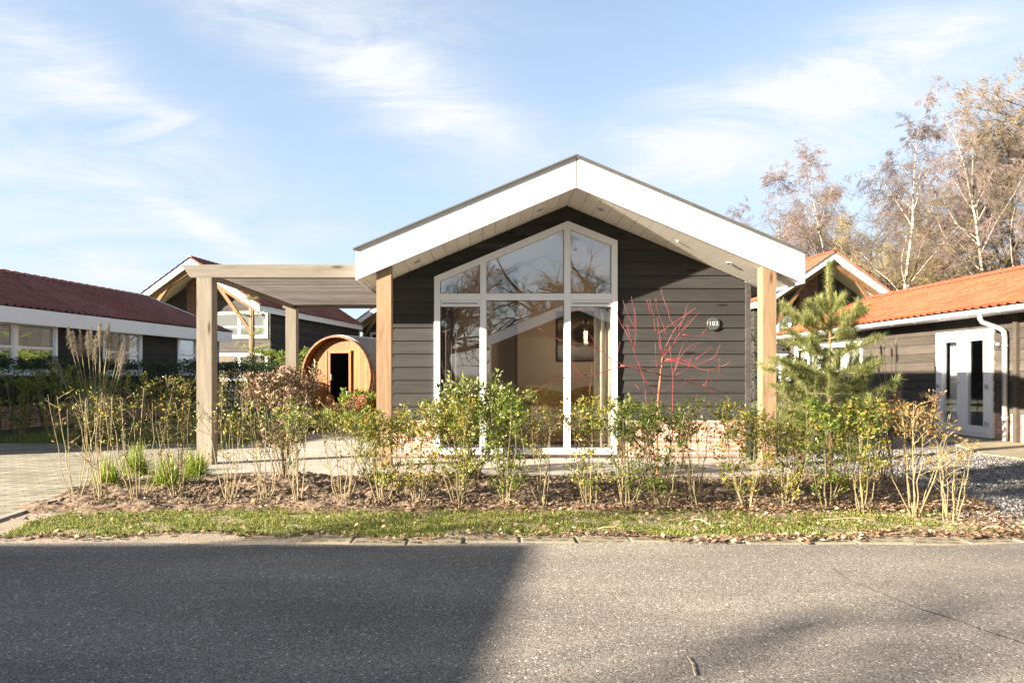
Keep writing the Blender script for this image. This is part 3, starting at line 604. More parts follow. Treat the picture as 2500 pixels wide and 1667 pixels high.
# picture on the wall
pc = thing('wall_picture', 'dark landscape picture hanging on the back wall of the room', 'picture', (1.95, 13.17, 1.44))
q = MB(); q.box(-.52,.52,0,.02,0,.92); m_ = bpy.data.materials.new('landscape_print'); m_.use_nodes = True
def land(m_):
    N, L = m_.node_tree.nodes, m_.node_tree.links; b = N['Principled BSDF']; tc = N.new('ShaderNodeTexCoord'); sp = N.new('ShaderNodeSeparateXYZ'); L.new(tc.outputs['Object'], sp.inputs[0])
    n = N.new('ShaderNodeTexNoise'); n.inputs['Scale'].default_value = 3; n.inputs['Detail'].default_value = 5; L.new(tc.outputs['Object'], n.inputs[0])
    a = N.new('ShaderNodeMath'); a.operation = 'MULTIPLY_ADD'; L.new(n.outputs['Fac'], a.inputs[0]); a.inputs[1].default_value = .35; L.new(sp.outputs[2], a.inputs[2])
    r = N.new('ShaderNodeValToRGB'); e = r.color_ramp.elements; e[0].position = .15; e[0].color = (.03,.035,.03,1); e[1].position = 1; e[1].color = (.03,.03,.025,1)
    for p_, c in ((.27,(.33,.34,.34)),(.42,(.40,.42,.42)),(.47,(.12,.13,.03)),(.6,(.03,.03,.015)),(.74,(.06,.05,.02)),(.85,(.30,.30,.24)),(.93,(.14,.13,.04))): x = e.new(p_); x.color = (*c,1)
    L.new(a.outputs[0], r.inputs[0]); L.new(r.outputs[0], b.inputs['Base Color'])
land(m_); q.build('canvas', m_, pc)
q = MB(); rect_frame(q, -.54,.54,-.02,.94,.022,-.01,.025); q.build('frame', M_black, pc)
# pendant lamp and plant
pd = thing('pendant_lamp', 'lit round glass pendant lamp hanging in the room behind the right pane', 'lamp', (1.80, 12.0, 1.72))
q = MB(); q.tube([(0,0,.42),(0,0,1.45)], .004, 6); q.build('cable', M_black, pd)
M_smoke = glassmat('smoked_glass', .12, (.42,.30,.22)); q = MB(); q.lathe([(.02,-.01),(.16,.0),(.24,.07),(.26,.15),(.21,.26),(.09,.34),(.035,.38)], 28); q.build('glass_shade', M_smoke, pd, True)
q = MB(); q.lathe([(.012,.20),(.03,.22),(.032,.30),(.02,.44)], 14); q.build('lamp_holder', M_black, pd, True)
q = MB(); q.lathe([(.006,.06),(.028,.08),(.032,.12),(.022,.17),(.014,.20)], 14); q.build('bulb', emis('warm_filament', (1.0,.55,.16), 6.0), pd, True)
ld = bpy.data.lights.new('pendant_light','POINT'); ld.energy = 10; ld.color = (1,.90,.74); ld.shadow_soft_size = .05; lo_ = bpy.data.objects.new('pendant_light', ld); COL.objects.link(lo_); lo_.parent = pd; lo_.location = (0,0,.02)
# house number
def sign(parent, Mx, text, r=.09, m=M_sign):
    q = MB(); q.M = Mx @ Matrix.Rotation(R(90), 4, 'X'); q.lathe([(r-.004,0),(r,.003),(r,.016),(r-.004,.020)], 40); o = q.build('number_plate', m, parent)
    cu = bpy.data.curves.new('digits','FONT'); cu.body = text; cu.size = r*.92; cu.offset = r*.004; cu.align_x = 'CENTER'; cu.align_y = 'CENTER'; cu.extrude = .001; cu.space_character = 1.10
    tmp = bpy.data.objects.new('tmp', cu); COL.objects.link(tmp); bpy.context.view_layer.update()
    me = bpy.data.meshes.new_from_object(tmp.evaluated_get(bpy.context.evaluated_depsgraph_get())); bpy.data.objects.remove(tmp)
    me.transform(Mx @ Matrix.Translation((0,-.0215,0)) @ Matrix.Rotation(R(90), 4, 'X')); link('lettering', me, M_text, o)
    return o
n_ = sign(None, Matrix.Translation((0,0,0)), '103'); n_.name = 'house_number_plate'; n_.location = (3.21, WY-.022, 1.16+.712); tag(n_, 'round grey plate with white number 103 on the black boards', 'number sign')
# ------------------------------------------------------------------ pergola
pg = thing('pergola', 'weathered timber pergola with slatted roof joined to the left of the lodge', 'pergola', (-3.61, 8.9, 0)); ox, oy = -3.61, 8.9
def pgo(mb, n, m): mb.M = None; return mb.build(n, m, pg)
q = MB(); q.M = Matrix.Translation((-ox,-oy,0))
q.prism([(-3.79,8.83,2.42),(RX0-.002,8.83,2.42),(RX0-.002,8.83,2.585),(-3.91,8.83,2.585)], (0,.08,0)); pgo(q,'front_beam',M_greyX)
q = MB(); q.M = Matrix.Translation((-ox,-oy,0)); q.box(-3.79,RX0-.002,12.9,12.98,2.42,2.58); pgo(q,'rear_beam',M_greyX)
for y in (8.83, 12.8):
    q = MB(); q.M = Matrix.Translation((-ox,-oy,0)); q.box(-3.71,-3.515,y+(.0 if y<9 else 0),y+.19,-.02,2.418); pgo(q,'post',M_grey)
q = MB(); q.M = Matrix.Translation((-ox,-oy,0)); q.box(-3.64,-3.56,8.915,12.895,2.421,2.475); pgo(q,'side_beam',M_greyY)
q = MB(); q.M = Matrix.Translation((-ox,-oy,0)); q.box(RX0-.08,RX0-.004,8.915,12.895,2.421,2.475); pgo(q,'side_beam',M_greyY)
q = MB(); q.M = Matrix.Translation((-ox,-oy,0)); y = 9.02
while y < 12.85: q.box(-3.66-.02*math.sin(y*40), RX0-.004, y, y+.045, 2.478, 2.572); y += .165
q.pieces('roof_slat', M_slat, pg)

# ------------------------------------------------------------------ side lodges
def lodge(name, label, loc, rz, s_, L, depth, eave, pitch, m_tile, openings, m_sid, gutter, u_start=0.0):
    """long lodge; visible wall is local plane x=0 facing s_ * x, running along +y from 0 to L; body on the other side"""
    t = thing(name, label, 'house', loc, rz)
    Mx = Matrix.Rotation(R(90)*s_, 4, 'Z')
    U = (lambda a, b: (a, b)) if s_ > 0 else (lambda a, b: (-b, -a))
    holes = []; crit = []
    for (a, b, z0, z1, kind) in openings:
        ua, ub = U(a, b); holes.append(const(ua+.03, ub-.03, z0+.02, z1-.02)); crit += [z0+.02, z1-.02]
    u0, u1 = U(0, L)
    w = MB(); w.M = Mx; board_wall(w, .5, eave-.02, lambda z: (u0, u1), holes, .183, crit, 0.0); w.build('weatherboard_cladding', m_sid, t)
    p = MB(); p.M = Mx; cur = 0.0
    for (a, b, z0, z1, kind) in sorted(openings) + [(L, L, 9, 9, '')]:
        if z0 < .4 or a >= L:
            x = U(cur, a)
            if x[1]-x[0] > .02: p.box(x[0]+.002, x[1]-.002, .002, .1, -.05, .498)
            cur = b
    p.pieces('brick_plinth', M_brick, t)
    # gable ends and back
    ov = .38; hw = depth/2; zr = eave + (hw)*pitch; g = MB(); 
    for y in (0.0, L):
        g.poly([(0,y,-.05),(0,y,eave),(-s_*hw,y,zr-.05),(-s_*depth,y,eave),(-s_*depth,y,-.05)])
    g.poly([(-s_*depth,0,-.05),(-s_*depth,L,-.05),(-s_*depth,L,eave),(-s_*depth,0,eave)])
    g.build('end_walls', m_sid, t)
    # roof
    W = math.hypot(hw+ov, (hw+ov)*pitch); ang = math.atan(pitch); ze = eave - ov*pitch + .12; e2 = .35
    for side in (1, -1):     # visible slope, then far slope
        xs = s_*ov if side > 0 else -s_*(depth+ov); dirx = -s_*side
        ux = Vector((0,1,0)); vx = Vector((dirx*math.cos(ang),0,math.sin(ang))); nz = ux.cross(vx)
        org = Vector((xs,-e2,ze))
        if nz.z < 0: ux = -ux; nz = ux.cross(vx); org = Vector((xs,L+e2,ze))
        M4 = Matrix.Translation(org) @ Matrix((ux, vx, nz)).transposed().to_4x4()
        tile_sheet('roof_tiles', L+2*e2, W, M4, m_tile, t)
    zt = ze + (hw+ov)*pitch; ridge_caps(L+2*e2, Matrix.Translation((-s_*hw,-e2,zt+.02)) @ Matrix.Rotation(R(90),4,'Z'), m_tile, t)
    d = MB()      # roof deck under the tiles
    for side in (1,-1):
        xs = s_*ov if side > 0 else -s_*(depth+ov)
        d.poly([(xs,-e2,ze-.01),(xs,L+e2,ze-.01),(-s_*hw,L+e2,zt-.01),(-s_*hw,-e2,zt-.01)])
    d.build('roof_deck', M_dkmetal, t)
    f = MB(); h = .33 if not gutter else .10
    a, b = sorted((s_*(ov-.03), s_*ov)); f.box(a, b, -e2, L+e2, ze-h, ze+.008)
    a, b = sorted((0, s_*(ov-.032))); f.box(a, b, -e2, L+e2, ze-h+.02 if not gutter else ze-.09, ze-h+.035 if not gutter else ze-.075)
    for y in (-e2, L+e2-.03):
        for side in (1,-1):
            xs = s_*(ov-.002) if side > 0 else -s_*(depth+ov); ztop = ze
            f.prism([(xs,y,ze-.22),(-s_*hw,y,zt-.22),(-s_*hw,y,zt+.02),(xs,y,ze+.02)], (0,.03,0))
    f.build('fascia', M_fascia, t)
    tt = MB()
    for side in (1,-1):
        xs = s_*(ov+.02) if side > 0 else -s_*(depth+ov)
        tt.beam((xs, L+e2-.02, ze+.045), (-s_*hw, L+e2-.02, zt+.06), .08, .05)
    tt.build('verge_trim', M_zinc if not gutter else m_tile, t)
    for (a, b, z0, z1, kind) in openings:
        ua, ub = U(a, b)
        if kind == 'win': window(t, Mx, ua, ub, z0, z1, 2, .5, .085, curtain=[(-1,.22),(1,.22)])
    return t, Mx, U, ze
# left lodge: wall line from the photograph, turned 8.7 degrees
LA = R(-8.9)
def left_open():
    o = []
    base = Vector((-11.35, 8.0)); dr = Vector((math.sin(-LA), math.cos(LA)))
    for (pa, pb) in ((-90,137),(248,344),(431,520)):
        us = []
        for px in (pa, pb):
            k = (px-CX)/FPX; u = (k*base.y - base.x)/(dr.x - k*dr.y); us.append(u)
        o.append((us[0], us[1], 1.17, 2.37, 'win'))
    return o
lo_open = left_open()
llodge, _, _, _ = lodge('side_lodge', 'long black lodge with wine red tiled roof on the left', (-11.35, 8.0, 0), LA, 1, 15.2, 5.6, 2.62, .39, M_red, lo_open, M_sidingY, False)
q = MB(); q.tube([(.12, 15.1, -.02),(.12,15.1,2.3)], .04, 10); q.build('downpipe', M_zinc, llodge, True)
# right lodge
RXW = 9.1
rt, RMx, RU, rze = lodge('side_lodge', 'long brown lodge with bright orange tiled roof and zinc gutter on the right', (RXW, 8.2, 0), 0, -1, 12.0, 4.9, 2.33, .39, M_orange,
    [(3.95, 5.45, .03, 1.99, 'door'), (8.16, 11.7, 1.15, 1.98, 'wide')], M_sidingB, True)
# zinc gutter with brackets and downpipe
q = MB(); gx = -.38-.075; gz = rze-.03; n = 10; ring = [(gx + .075*math.cos(math.pi + math.pi*i/n), gz + .075*math.sin(math.pi + math.pi*i/n)) for i in range(n+1)]
for (a, b) in zip(ring, ring[1:]):
    q.poly([(a[0],-.35,a[1]),(b[0],-.35,b[1]),(b[0],12.4,b[1]),(a[0],12.4,a[1])])
q.tube([(gx-.075,-.35,gz),(gx-.075,12.4,gz)], .010, 8); q.prism([(p[0],12.4,p[1]) for p in ring], (0,.004,0)); g_ = q.build('gutter', M_zinc, rt, True)
q = MB(); y = .2
while y < 12.3:
    q.tube([(gx + .079*math.cos(math.pi + math.pi*i/n), y, gz + .079*math.sin(math.pi + math.pi*i/n)) for i in range(n+1)], .009, 6); y += .75
q.pieces('gutter_bracket', M_zinc, g_, True)
q = MB(); yd = 3.68; q.tube([(gx,yd,gz-.06),(gx,yd,gz-.13),(gx+.03,yd,gz-.19),(-.16,yd-.05,gz-.30),(-.10,yd-.08,gz-.36),(-.085,yd-.08,gz-.46),(-.085,yd-.08,.0)], .042, 14)
dp = q.build('downpipe', M_zinc, rt, True); q = MB()
for z in (1.66, .42): q.tube([(-.085,yd-.08,z-.02),(-.085,yd-.08,z+.02)], .048, 14)
q.pieces('pipe_clamp', M_zinc, dp, True)
q = MB(); q.box(-.075,.01,3.36,3.44,.02,2.2); q.build('corner_board', M_sidingB, rt)
# double doors
q = MB(); q.M = RMx; ua, ub = RU(3.95, 5.45); rect_frame(q, ua, ub, .03, 1.99, .07, -.05, .06); mid = (ua+ub)/2; dr_ = q.build('door_frame', M_upvc, rt)
for k, (a, b) in enumerate(((ua+.072, mid-.002), (mid+.002, ub-.072))):
    d = MB(); d.M = RMx; rect_frame(d, a, b, .102, 1.918, .125, -.062, .02); lf = d.build('door', M_upvc, rt)
    g = MB(); g.M = RMx; g.box(a+.125, b-.125, -.03, -.015, .227, 1.793); g.build('pane', M_glass, lf)
    h = MB(); h.M = RMx; xs = a+.02 if k == 0 else b-.02
    for z in (1.62,.95,.28): h = MB(); h.M = RMx; h.box(xs-.03, xs+.03, -.095, -.0625, z-.03, z+.03); h.tube([(xs,-.10,z-.05),(xs,-.10,z+.05)], .012, 8); h.build('hinge', M_zinc, lf)
    if k == 0: h = MB(); h.M = RMx; h.tube([(b-.05,-.065,1.02),(b-.05,-.11,1.02),(b-.16,-.11,1.02)], .010, 8); h.build('handle', M_zinc, lf)
r = MB(); r.M = RMx; r.box(ua-.1, ub+.9, 2.6, 2.65, 0, 2.4); r.box(ua-.8, ub+.9, .12, 2.6, -.03, .04); r.build('room_walls', M_cream, rt)
c = MB(); c.M = RMx; n = 40; xa, xb = RU(4.80, 5.35)
for i in range(n):
    p0, p1 = xa+(xb-xa)*i/n, xa+(xb-xa)*(i+1)/n; c.poly([(p0,.16+.03*math.sin(i*1.1),.1),(p1,.16+.03*math.sin((i+1)*1.1),.1),(p1,.16+.03*math.sin((i+1)*1.1),2.05),(p0,.16+.03*math.sin(i*1.1),2.05)])
c.build('curtain', M_curtw, rt)
a, b = RU(8.16, 11.7); wo = window(rt, RMx, a, b, 1.15, 1.98, 5, None, .075, curtain=[(-1,1.4),(1,1.2)])
sg = sign(None, Matrix.Rotation(R(-90), 4, 'Z'), '102', .065, mat('pale_sign_plate', (.05,.05,.05), .5)); sg.name = 'house_number_plate'; sg.location = (RXW-.024, 8.2+3.83, 1.70); tag(sg, 'small round number plate between the downpipe and the white double doors', 'number sign')
# little threshold step
q = MB(); q.box(-.14, -.03, 3.92, 5.48, -.02, .025); q.build('threshold', M_dkmetal, rt)
ch = thing('roof_flue', 'short grey metal flue rising from the orange roof', 'flue', (12.0, 12.75, 3.0)); q = MB(); q.lathe([(.12,-.1),(.12,.30),(.14,.31),(.14,.37),(.11,.38),(.11,.44),(.15,.45),(.15,.50),(.02,.58)], 18); q.build('flue_pipe', M_zinc, ch, True)

# ------------------------------------------------------------------ gabled chalets behind
M_cream2 = mat('cream_soffit', (.52,.47,.38), .8)
def chalet(label, loc, rz, top, half, slope, L, m_tile, brick_side=-1, m_wall=None, skip=()):
    t = thing('chalet', label, 'house', loc, rz)
    eave = top - half*slope; th = .30; ang = math.atan(slope); W = math.hypot(half+.08, (half+.08)*slope)
    for side in (1,-1):
        ux = Vector((0,1,0)); vx = Vector((side*math.cos(ang),0,math.sin(ang))); nz = ux.cross(vx); xs = -side*(half+.08); org = Vector((xs,-.05,eave-.08*slope+.02))
        if nz.z < 0: ux = -ux; nz = ux.cross(vx); org = Vector((xs,L+.05,eave-.08*slope+.02))
        tile_sheet('roof_tiles', L+.1, W, Matrix.Translation(org) @ Matrix((ux,vx,nz)).transposed().to_4x4(), m_tile, t)
    ridge_caps(L+.1, Matrix.Translation((0,-.05,top+.03)) @ Matrix.Rotation(R(90),4,'Z'), m_tile, t)
    f = MB()
    for side in (1,-1):
        f.prism([(0,0,top-th),(side*half,0,eave-th),(side*half,0,eave),(0,0,top)], (0,.06,0))
        a, b = sorted((side*(half-.03), side*half)); f.box(a, b, .061, L, eave-th+.02, eave)
    f.build('fascia', M_fascia, t)
    s_ = MB()
    for side in (1,-1): s_.poly([(0,.06,top-th-.01+.02),(side*half,.06,eave-th+.01),(side*half,L,eave-th+.01),(0,L,top-th+.01)])
    s_.build('soffit', M_cream2, t)
    rec = 1.5; hw = half-.26
    def out(z):
        h = (top - th - z)/slope
        return None if h < .02 else (-min(hw, h), min(hw, h))
    holes = []; crit = [top-th-hw*slope]; wins = [(.10, hw-.12, 2.85, 4.45 if hw < 2 else 4.05), (.10, hw-.12, .9, 2.15), (-hw+.5, -.9, .9, 2.15), (-hw+.5,-1.2,2.85,3.9)]
    for (a,b,z0,z1) in wins: holes.append(const(a+.03,b-.03,z0+.02,z1-.02)); crit += [z0+.02, z1-.02]
    w = MB(); w.M = Matrix.Translation((0,rec,0)); board_wall(w, 0, top-th-.02, out, holes, .183, crit, 0); w.build('weatherboard_cladding', m_wall or M_sidingG, t)
    for i, (a,b,z0,z1) in enumerate(wins): window(t, Matrix.Translation((0,rec,0)), a, b, z0, z1, 2, .5 if i else .42, .08, curtain=[(1,.25)])
    bk = MB(); x0, x1 = (-.95, -.05); bk.prism([(x0,rec-.30,0),(x1,rec-.30,0),(x1,rec-.30,top-th+x1*slope-.03),(x0,rec-.30,top-th+x0*slope-.03)], (0,.29,0)); bk.build('brick_chimney_breast', M_brickd, t)
    g = MB(); 
    for side in (1,-1):
        g.M = Matrix.Translation((side*hw,0,0)) @ Matrix.Rotation(R(90)*side,4,'Z'); u = (rec,L-.3) if side > 0 else (-(L-.3),-rec); board_wall(g, 0, eave-.1, lambda z,u=u: u, (), .183)
    g.M = None; g.poly([(-hw,L-.3,0),(hw,L-.3,0),(hw,L-.3,eave),(0,L-.3,top-th),(-hw,L-.3,eave)]); g.build('side_walls', M_sidingY, t)
    # timber frame in the gable
    for side in (1,-1):
        b = MB(); b.beam((side*.12,.22,top-th-.24), (side*(half-.12),.22,eave-th+.02), .14, .16); b.build('rafter_beam', M_brace, t)
        b = MB(); b.box(side*hw*.93-.09, side*hw*.93+.09, .14, .32, 0, eave-th+.20); b.build('timber_post', M_post, t)
        b = MB(); b.beam((side*hw*.93,.23,eave-th-.9), (side*hw*.40,.23,top-th-hw*.40*slope-.12), .13, .15); b.build('diagonal_brace', M_brace, t)
    return t
chalet('gabled chalet with dark red tiles behind the pergola, timber braces in its gable', (-12.9, 30.0, 0), R(-10.5), 6.29, 3.3, .64, 12.5, M_brown)
chalet('gabled chalet far behind, seen between the pergola and the lodge wall', (-5.2, 42.0, 0), R(-14), 6.35, 3.3, .64, 11, M_brown)
chalet('gabled chalet with orange tiles and larch braces rising behind the pine sapling', (15.75, 30.6, 0), R(6), 6.65, 3.25, .66, 10, M_orange)
for x, z in ((-.6,.3),(1.2,.25)):
    pass
# gable-side lamps on the left chalet wall
lp = thing('wall_lamp', 'small round white lamp on the dark side wall of the chalet behind the sauna', 'lamp', P(925,812,35.2), R(70)); q = MB(); q.M = Matrix.Rotation(R(90),4,'X'); q.lathe([(.10,0),(.13,.03),(.12,.09),(.05,.13)], 14); q.build('lamp_glass', M_white, lp, True)

# ------------------------------------------------------------------ barrel sauna
def sauna():
    t = thing('barrel_sauna', 'round orange cedar barrel sauna with a dark glass door', 'sauna', P(818,0,17.3)*1.0, R(-22))
    t.location.z = 0; r = 1.04; cz = 1.12; L = 2.3
    st = MB(); n = 46
    for i in range(n):
        a0, a1 = 2*math.pi*i/n, 2*math.pi*(i+.94)/n; pts = []
        for a, rr in ((a0,r),(a1,r),(a1,r-.045),(a0,r-.045)): pts.append((rr*math.sin(a), 0, cz+rr*math.cos(a)))
        st.prism(pts, (0, L, 0))
    st.build('barrel_staves', M_cedarY, t)
    for y in (.0, L-.16):
        pass
    f = MB(); fy = .22; x = -r+.05
    while x < r-.05:
        xa, xb = x, min(x+.10, r-.05); za = math.sqrt(max(0,(r-.05)**2 - max(abs(xa),abs(xb))**2))
        if xb <= -.36 or xa >= .36: f.box(xa+.002, xb-.002, fy, fy+.04, cz-za, cz+za)
        else: f.box(xa+.002, xb-.002, fy, fy+.04, cz-za, cz-.76); f.box(xa+.002, xb-.002, fy, fy+.04, cz+.66, cz+za)
        x += .10
    f.build('front_boards', M_cedar, t)
    fr_ = MB(); rect_frame(fr_, -.34,.34,cz-.76,cz+.66,.06,fy-.03,fy+.05); d = fr_.build('door', M_cedar, t)
    g = MB(); g.box(-.28,.28,fy-.01,fy+.0,cz-.70,cz+.60); g.build('door_glass', glassmat('tinted_glass', .10, (.10,.10,.11)), d)
    h = MB(); h.tube([(-.24,fy-.05,cz-.1),(-.24,fy-.05,cz+.06)], .015, 8); h.build('handle', M_zinc, d)
    rm_ = MB(); rm_.box(-.6,.6,L-.3,L-.26,cz-.6,cz+.6); rm_.build('back_wall', M_black, t)
    rs = MB(); n = 20    # bitumen shingles on the top half
    for i in range(n):
        a0, a1 = -math.pi*.46 + math.pi*.92*i/n, -math.pi*.46 + math.pi*.92*(i+1)/n
        pts = [((r+.012)*math.sin(a0),.12,cz+(r+.012)*math.cos(a0)),((r+.012)*math.sin(a1),.12,cz+(r+.012)*math.cos(a1)),((r+.025)*math.sin(a1),.12,cz+(r+.025)*math.cos(a1)),((r+.03)*math.sin(a0),.12,cz+(r+.03)*math.cos(a0))]
        rs.prism(pts, (0,L-.1,0))
    rs.build('shingle_cover', mat('grey_shingle', (.16,.15,.145), .9, var=(.10,.095,.09), vscale=20), t)
    hp = MB()
    for y in (.13, L-.2): hp.tube([((r+.005)*math.sin(a), y, cz+(r+.005)*math.cos(a)) for a in [2*math.pi*k/48 for k in range(49)]], .010, 6)
    hp.pieces('steel_hoop', M_zinc, t, True)
    for y in (.35, L-.5):
        c = MB(); pts = [(-.75,y,0),(.75,y,0),(.75,y,.45)] + [(.75-1.5*k/10, y, cz-math.sqrt(r*r-(.75-1.5*k/10)**2)) for k in range(11)][:]
        c.prism([(-.75,y,0),(.75,y,0)] + [(.75-1.5*k/10, y, cz-math.sqrt(r*r-(.75-1.5*k/10)**2)-.003) for k in range(11)], (0,.09,0)); c.build('cradle', M_cedarY, t)
sauna()

# ------------------------------------------------------------------ across the street: the buildings and trees that show in the glass and throw the long shadows
opp = thing('lodge_across_street', 'white gabled lodge behind the camera mirrored in the big window', 'house', (3.5, -6.2, 0), R(180))
q = MB(); q.M = None
hwid, ht, ev = 3.6, 3.95, 2.45
q.box(-3.2,3.2,.9,8,0,ev); q.poly([(-3.2,.9,ev),(3.2,.9,ev),(0,.9,ht-.3)]); q.build('weatherboard_cladding', M_siding, opp)
q = MB()
for s_ in (1,-1): q.prism([(0,0,ht-.38),(s_*hwid,0,ev-.38+.05),(s_*hwid,0,ev+.05),(0,0,ht)], (0,.04,0))
q.build('fascia', M_fascia, opp)
q = MB()
for s_ in (1,-1): q.prism([(0,0,ht+.003),(s_*hwid,0,ev+.053),(s_*hwid,0,ev+.083),(0,0,ht+.033)], (0,8.3,0))
q.build('roof', M_roofing, opp)
shed = thing('flat_roofed_building', 'low flat roofed building beside the camera that throws the dark road shadow', 'building', (-8.68, .70, 0), 0)
q = MB(); q.prism([(-9,-.3,0),(-.4,-.3,0),(-1.75,-7.7,0),(-9,-7.7,0)], (0,0,2.62)); q.build('wall', M_sidingG, shed)
q = MB(); q.prism([(-9.4,0,2.63),(.08,0,2.63),(-1.29,-8,2.63),(-9.4,-8,2.63)], (0,0,.43)); q.build('flat_roof', M_fascia, shed)
# ------------------------------------------------------------------ ground
rng = np.random.default_rng(7); random.seed(11)
def sheet(name, poly, z, m, kind='structure'):
    q = MB(); q.poly([(x, y, z) for x, y in poly]); o = q.build(name, m); o['kind'] = kind; return o
M_ground = mat('earth', (.17,.15,.09), .95, var=(.09,.10,.04), vscale=1.2, bump=.02, bscale=8)
M_gravel = mat('grey_gravel', (.27,.25,.24), .9, var=(.095,.088,.085), vscale=26, detail=3, bump=.03, bscale=26)
M_soil = mat('soil', (.27,.19,.125), .95, var=(.11,.072,.046), vscale=7, bump=.015, bscale=30)
M_sand = mat('sandy_verge', (.40,.33,.25), .95, var=(.27,.21,.15), vscale=5, bump=.006, bscale=60)
M_terr = gridmat('terrace_planks', (.38,.345,.295), (.44,.40,.345), (.20,.18,.15), 2.4, .40, .006, .5)
M_deck = gridmat('garden_deck', (.27,.235,.15), (.32,.28,.19), (.05,.045,.03), 4.0, .145, .007, .3)
G = 1500
sheet('ground', [(-G,-G),(G,-G),(G,G),(-G,G)], -.035, M_ground)
AE = lambda x: 4.70 + .035*math.sin(x*1.7) + .02*math.sin(x*5.1+1)
xs = [i*.15-14 for i in range(190)]
q = MB(); m_as = asphaltmat(); q.poly([(-14,-40,0),(14.3,-40,0)] + [(x, AE(x), 0) for x in xs[::-1]]); q.poly([(-60,-40,0),(-14.01,-40,0),(-14.01,4.7,0),(-60,4.7,0)]); q.poly([(14.31,-40,0),(60,-40,0),(60,4.7,0),(14.31,4.7,0)]); q.build('road', m_as)['kind'] = 'structure'
sheet('verge', [(-60,4.3),(60,4.3),(60,6.4),(-60,6.4)], -.012, M_sand)
sheet('driveway', [(-30,5.02),(-3.86,5.02),(-3.98,6.2),(-4.15,7.0),(-4.0,8.1),(-3.85,9.0),(-3.85,11.6),(-30,11.6)], -.004, pavemat())
sheet('lawn', [(-30,11.6),(-3.85,11.6),(-2.2,15.2),(-2.2,24),(-30,24)], -.016, mat('lawn_ground', (.10,.12,.035), .95, var=(.06,.085,.02), vscale=9))
sheet('gravel_yard', [(4.35,5.55),(14,5.4),(14,24),(3.8,24),(3.8,9.4),(3.95,7.6)], -.008, M_gravel)
q = MB(); q.box(-3.95,3.80,7.72,WY-.03,-.06,.0); q.box(-3.95,WX0-.02,WY-.028,15.2,-.06,.0); q.build('terrace', M_terr)['kind'] = 'structure'
kb = MB(); kb.box(-4.0,3.86,7.655,7.715,-.08,.012); kb.build('terrace_edge', mat('edging_concrete', (.30,.29,.24), .9, var=(.20,.20,.14), vscale=6))['kind'] = 'structure'
kb = MB(); pts = [(-3.90,5.30),(-3.95,6.0),(-4.02,6.6),(-4.15,7.1),(-4.0,8.1)]
for (x0,y0),(x1,y1) in zip(pts, pts[1:]): kb.beam((x0,y0,-.034),(x1,y1,-.034),.07,.08)
kb.build('driveway_kerb', mat('kerb_concrete', (.36,.34,.30), .9, var=(.26,.25,.20), vscale=6))['kind'] = 'structure'
q = MB(); q.prism([(8.75,13.7,-.06),(7.30,9.95,-.06),(7.5,9.1,-.06),(9.08,8.3,-.06),(9.08,13.7,-.06)], (0,0,.075)); q.build('lodge_deck', M_deck)['kind'] = 'structure'
# planting bed: uneven soil
def height(x, y):
    return (.018*np.sin(x*3.1+y*2.0)+.014*np.sin(x*7.7-y*5.3)+.012*np.sin(x*13.1+y*11.0)+.010*np.sin(x*23+y*29)*np.cos(x*17-y*31))
nx, ny = 520, 110; X, Y = np.meshgrid(np.linspace(-4.05,4.45,nx), np.linspace(5.72,7.66,ny)); 
edge = np.clip(np.minimum((Y-5.72)/.25, 1), 0, 1); H = height(X, Y)
clod = rng.normal(0,1,X.shape)
for _ in range(2): clod = (clod + np.roll(clod,1,0) + np.roll(clod,-1,0) + np.roll(clod,1,1) + np.roll(clod,-1,1))/5*1.6
mass = np.clip(1 - np.abs((X+.9)/2.4)**2, .25, 1)*np.clip((Y-5.9)/.6,0,1)
Z = -.02 + edge*(.036 + H*.9 + clod*.020*mass + .03*mass)
left_cut = X < -3.9 - .1*(Y-5.72)
i = np.arange(nx*ny).reshape(ny,nx); F = np.stack([i[:-1,:-1],i[:-1,1:],i[1:,1:],i[1:,:-1]],-1).reshape(-1,4)
me = fast_mesh('planting_bed', np.stack([X.ravel(),Y.ravel(),Z.ravel()],1), F); link('planting_bed', me, M_soil, None, True)['kind'] = 'structure'

# ------------------------------------------------------------------ leaves and blades (numpy)
def unit(v): return v/np.maximum(np.linalg.norm(v,axis=-1,keepdims=True),1e-9)
def leaf_mesh(name, pos, dirs, size, width=.42, fold=.25, curl=0.0):
    """folded leaf: 4 vertices, 2 triangles each"""
    n = len(pos); d = unit(dirs); r = rng.normal(size=(n,3)); s = unit(np.cross(d, r)); u = unit(np.cross(s, d)); sz = np.asarray(size).reshape(-1,1)*np.ones((n,1))
    a = pos; t = pos + d*sz - u*sz*curl; mid = pos + d*sz*.5 + u*sz*fold*.5
    l = mid + s*sz*width*.5; rr = mid - s*sz*width*.5
    V = np.stack([a,l,t,rr],1).reshape(-1,3); k = np.arange(n)*4; F = np.stack([np.stack([k,k+2,k+1],1),np.stack([k,k+3,k+2],1)],1).reshape(-1,3)
    return fast_mesh(name, V, F)
def blade_mesh(name, base, dirs, length, width, droop=.5, seg=3):
    n = len(base); d = unit(dirs); s = unit(np.cross(d, np.array([0,0,1.0])+rng.normal(0,.2,(n,3)))); L = np.asarray(length).reshape(-1,1)*np.ones((n,1)); V = []
    for k in range(seg+1):
        t = k/seg; c = base + d*L*t; c = c + np.array([0,0,-1.0])*L*droop*t*t*np.linalg.norm(d[:,:2],axis=1,keepdims=True); w = width*(1-t**1.5)*.5 + .0003
        V += [c - s*w, c + s*w]
    V = np.stack(V,1).reshape(-1,3); m = 2*(seg+1); k = np.arange(n)*m; F = np.concatenate([np.stack([k+2*j,k+2*j+1,k+2*j+3,k+2*j+2],1) for j in range(seg)])
    # keep each blade contiguous
    return fast_mesh(name, V, F)
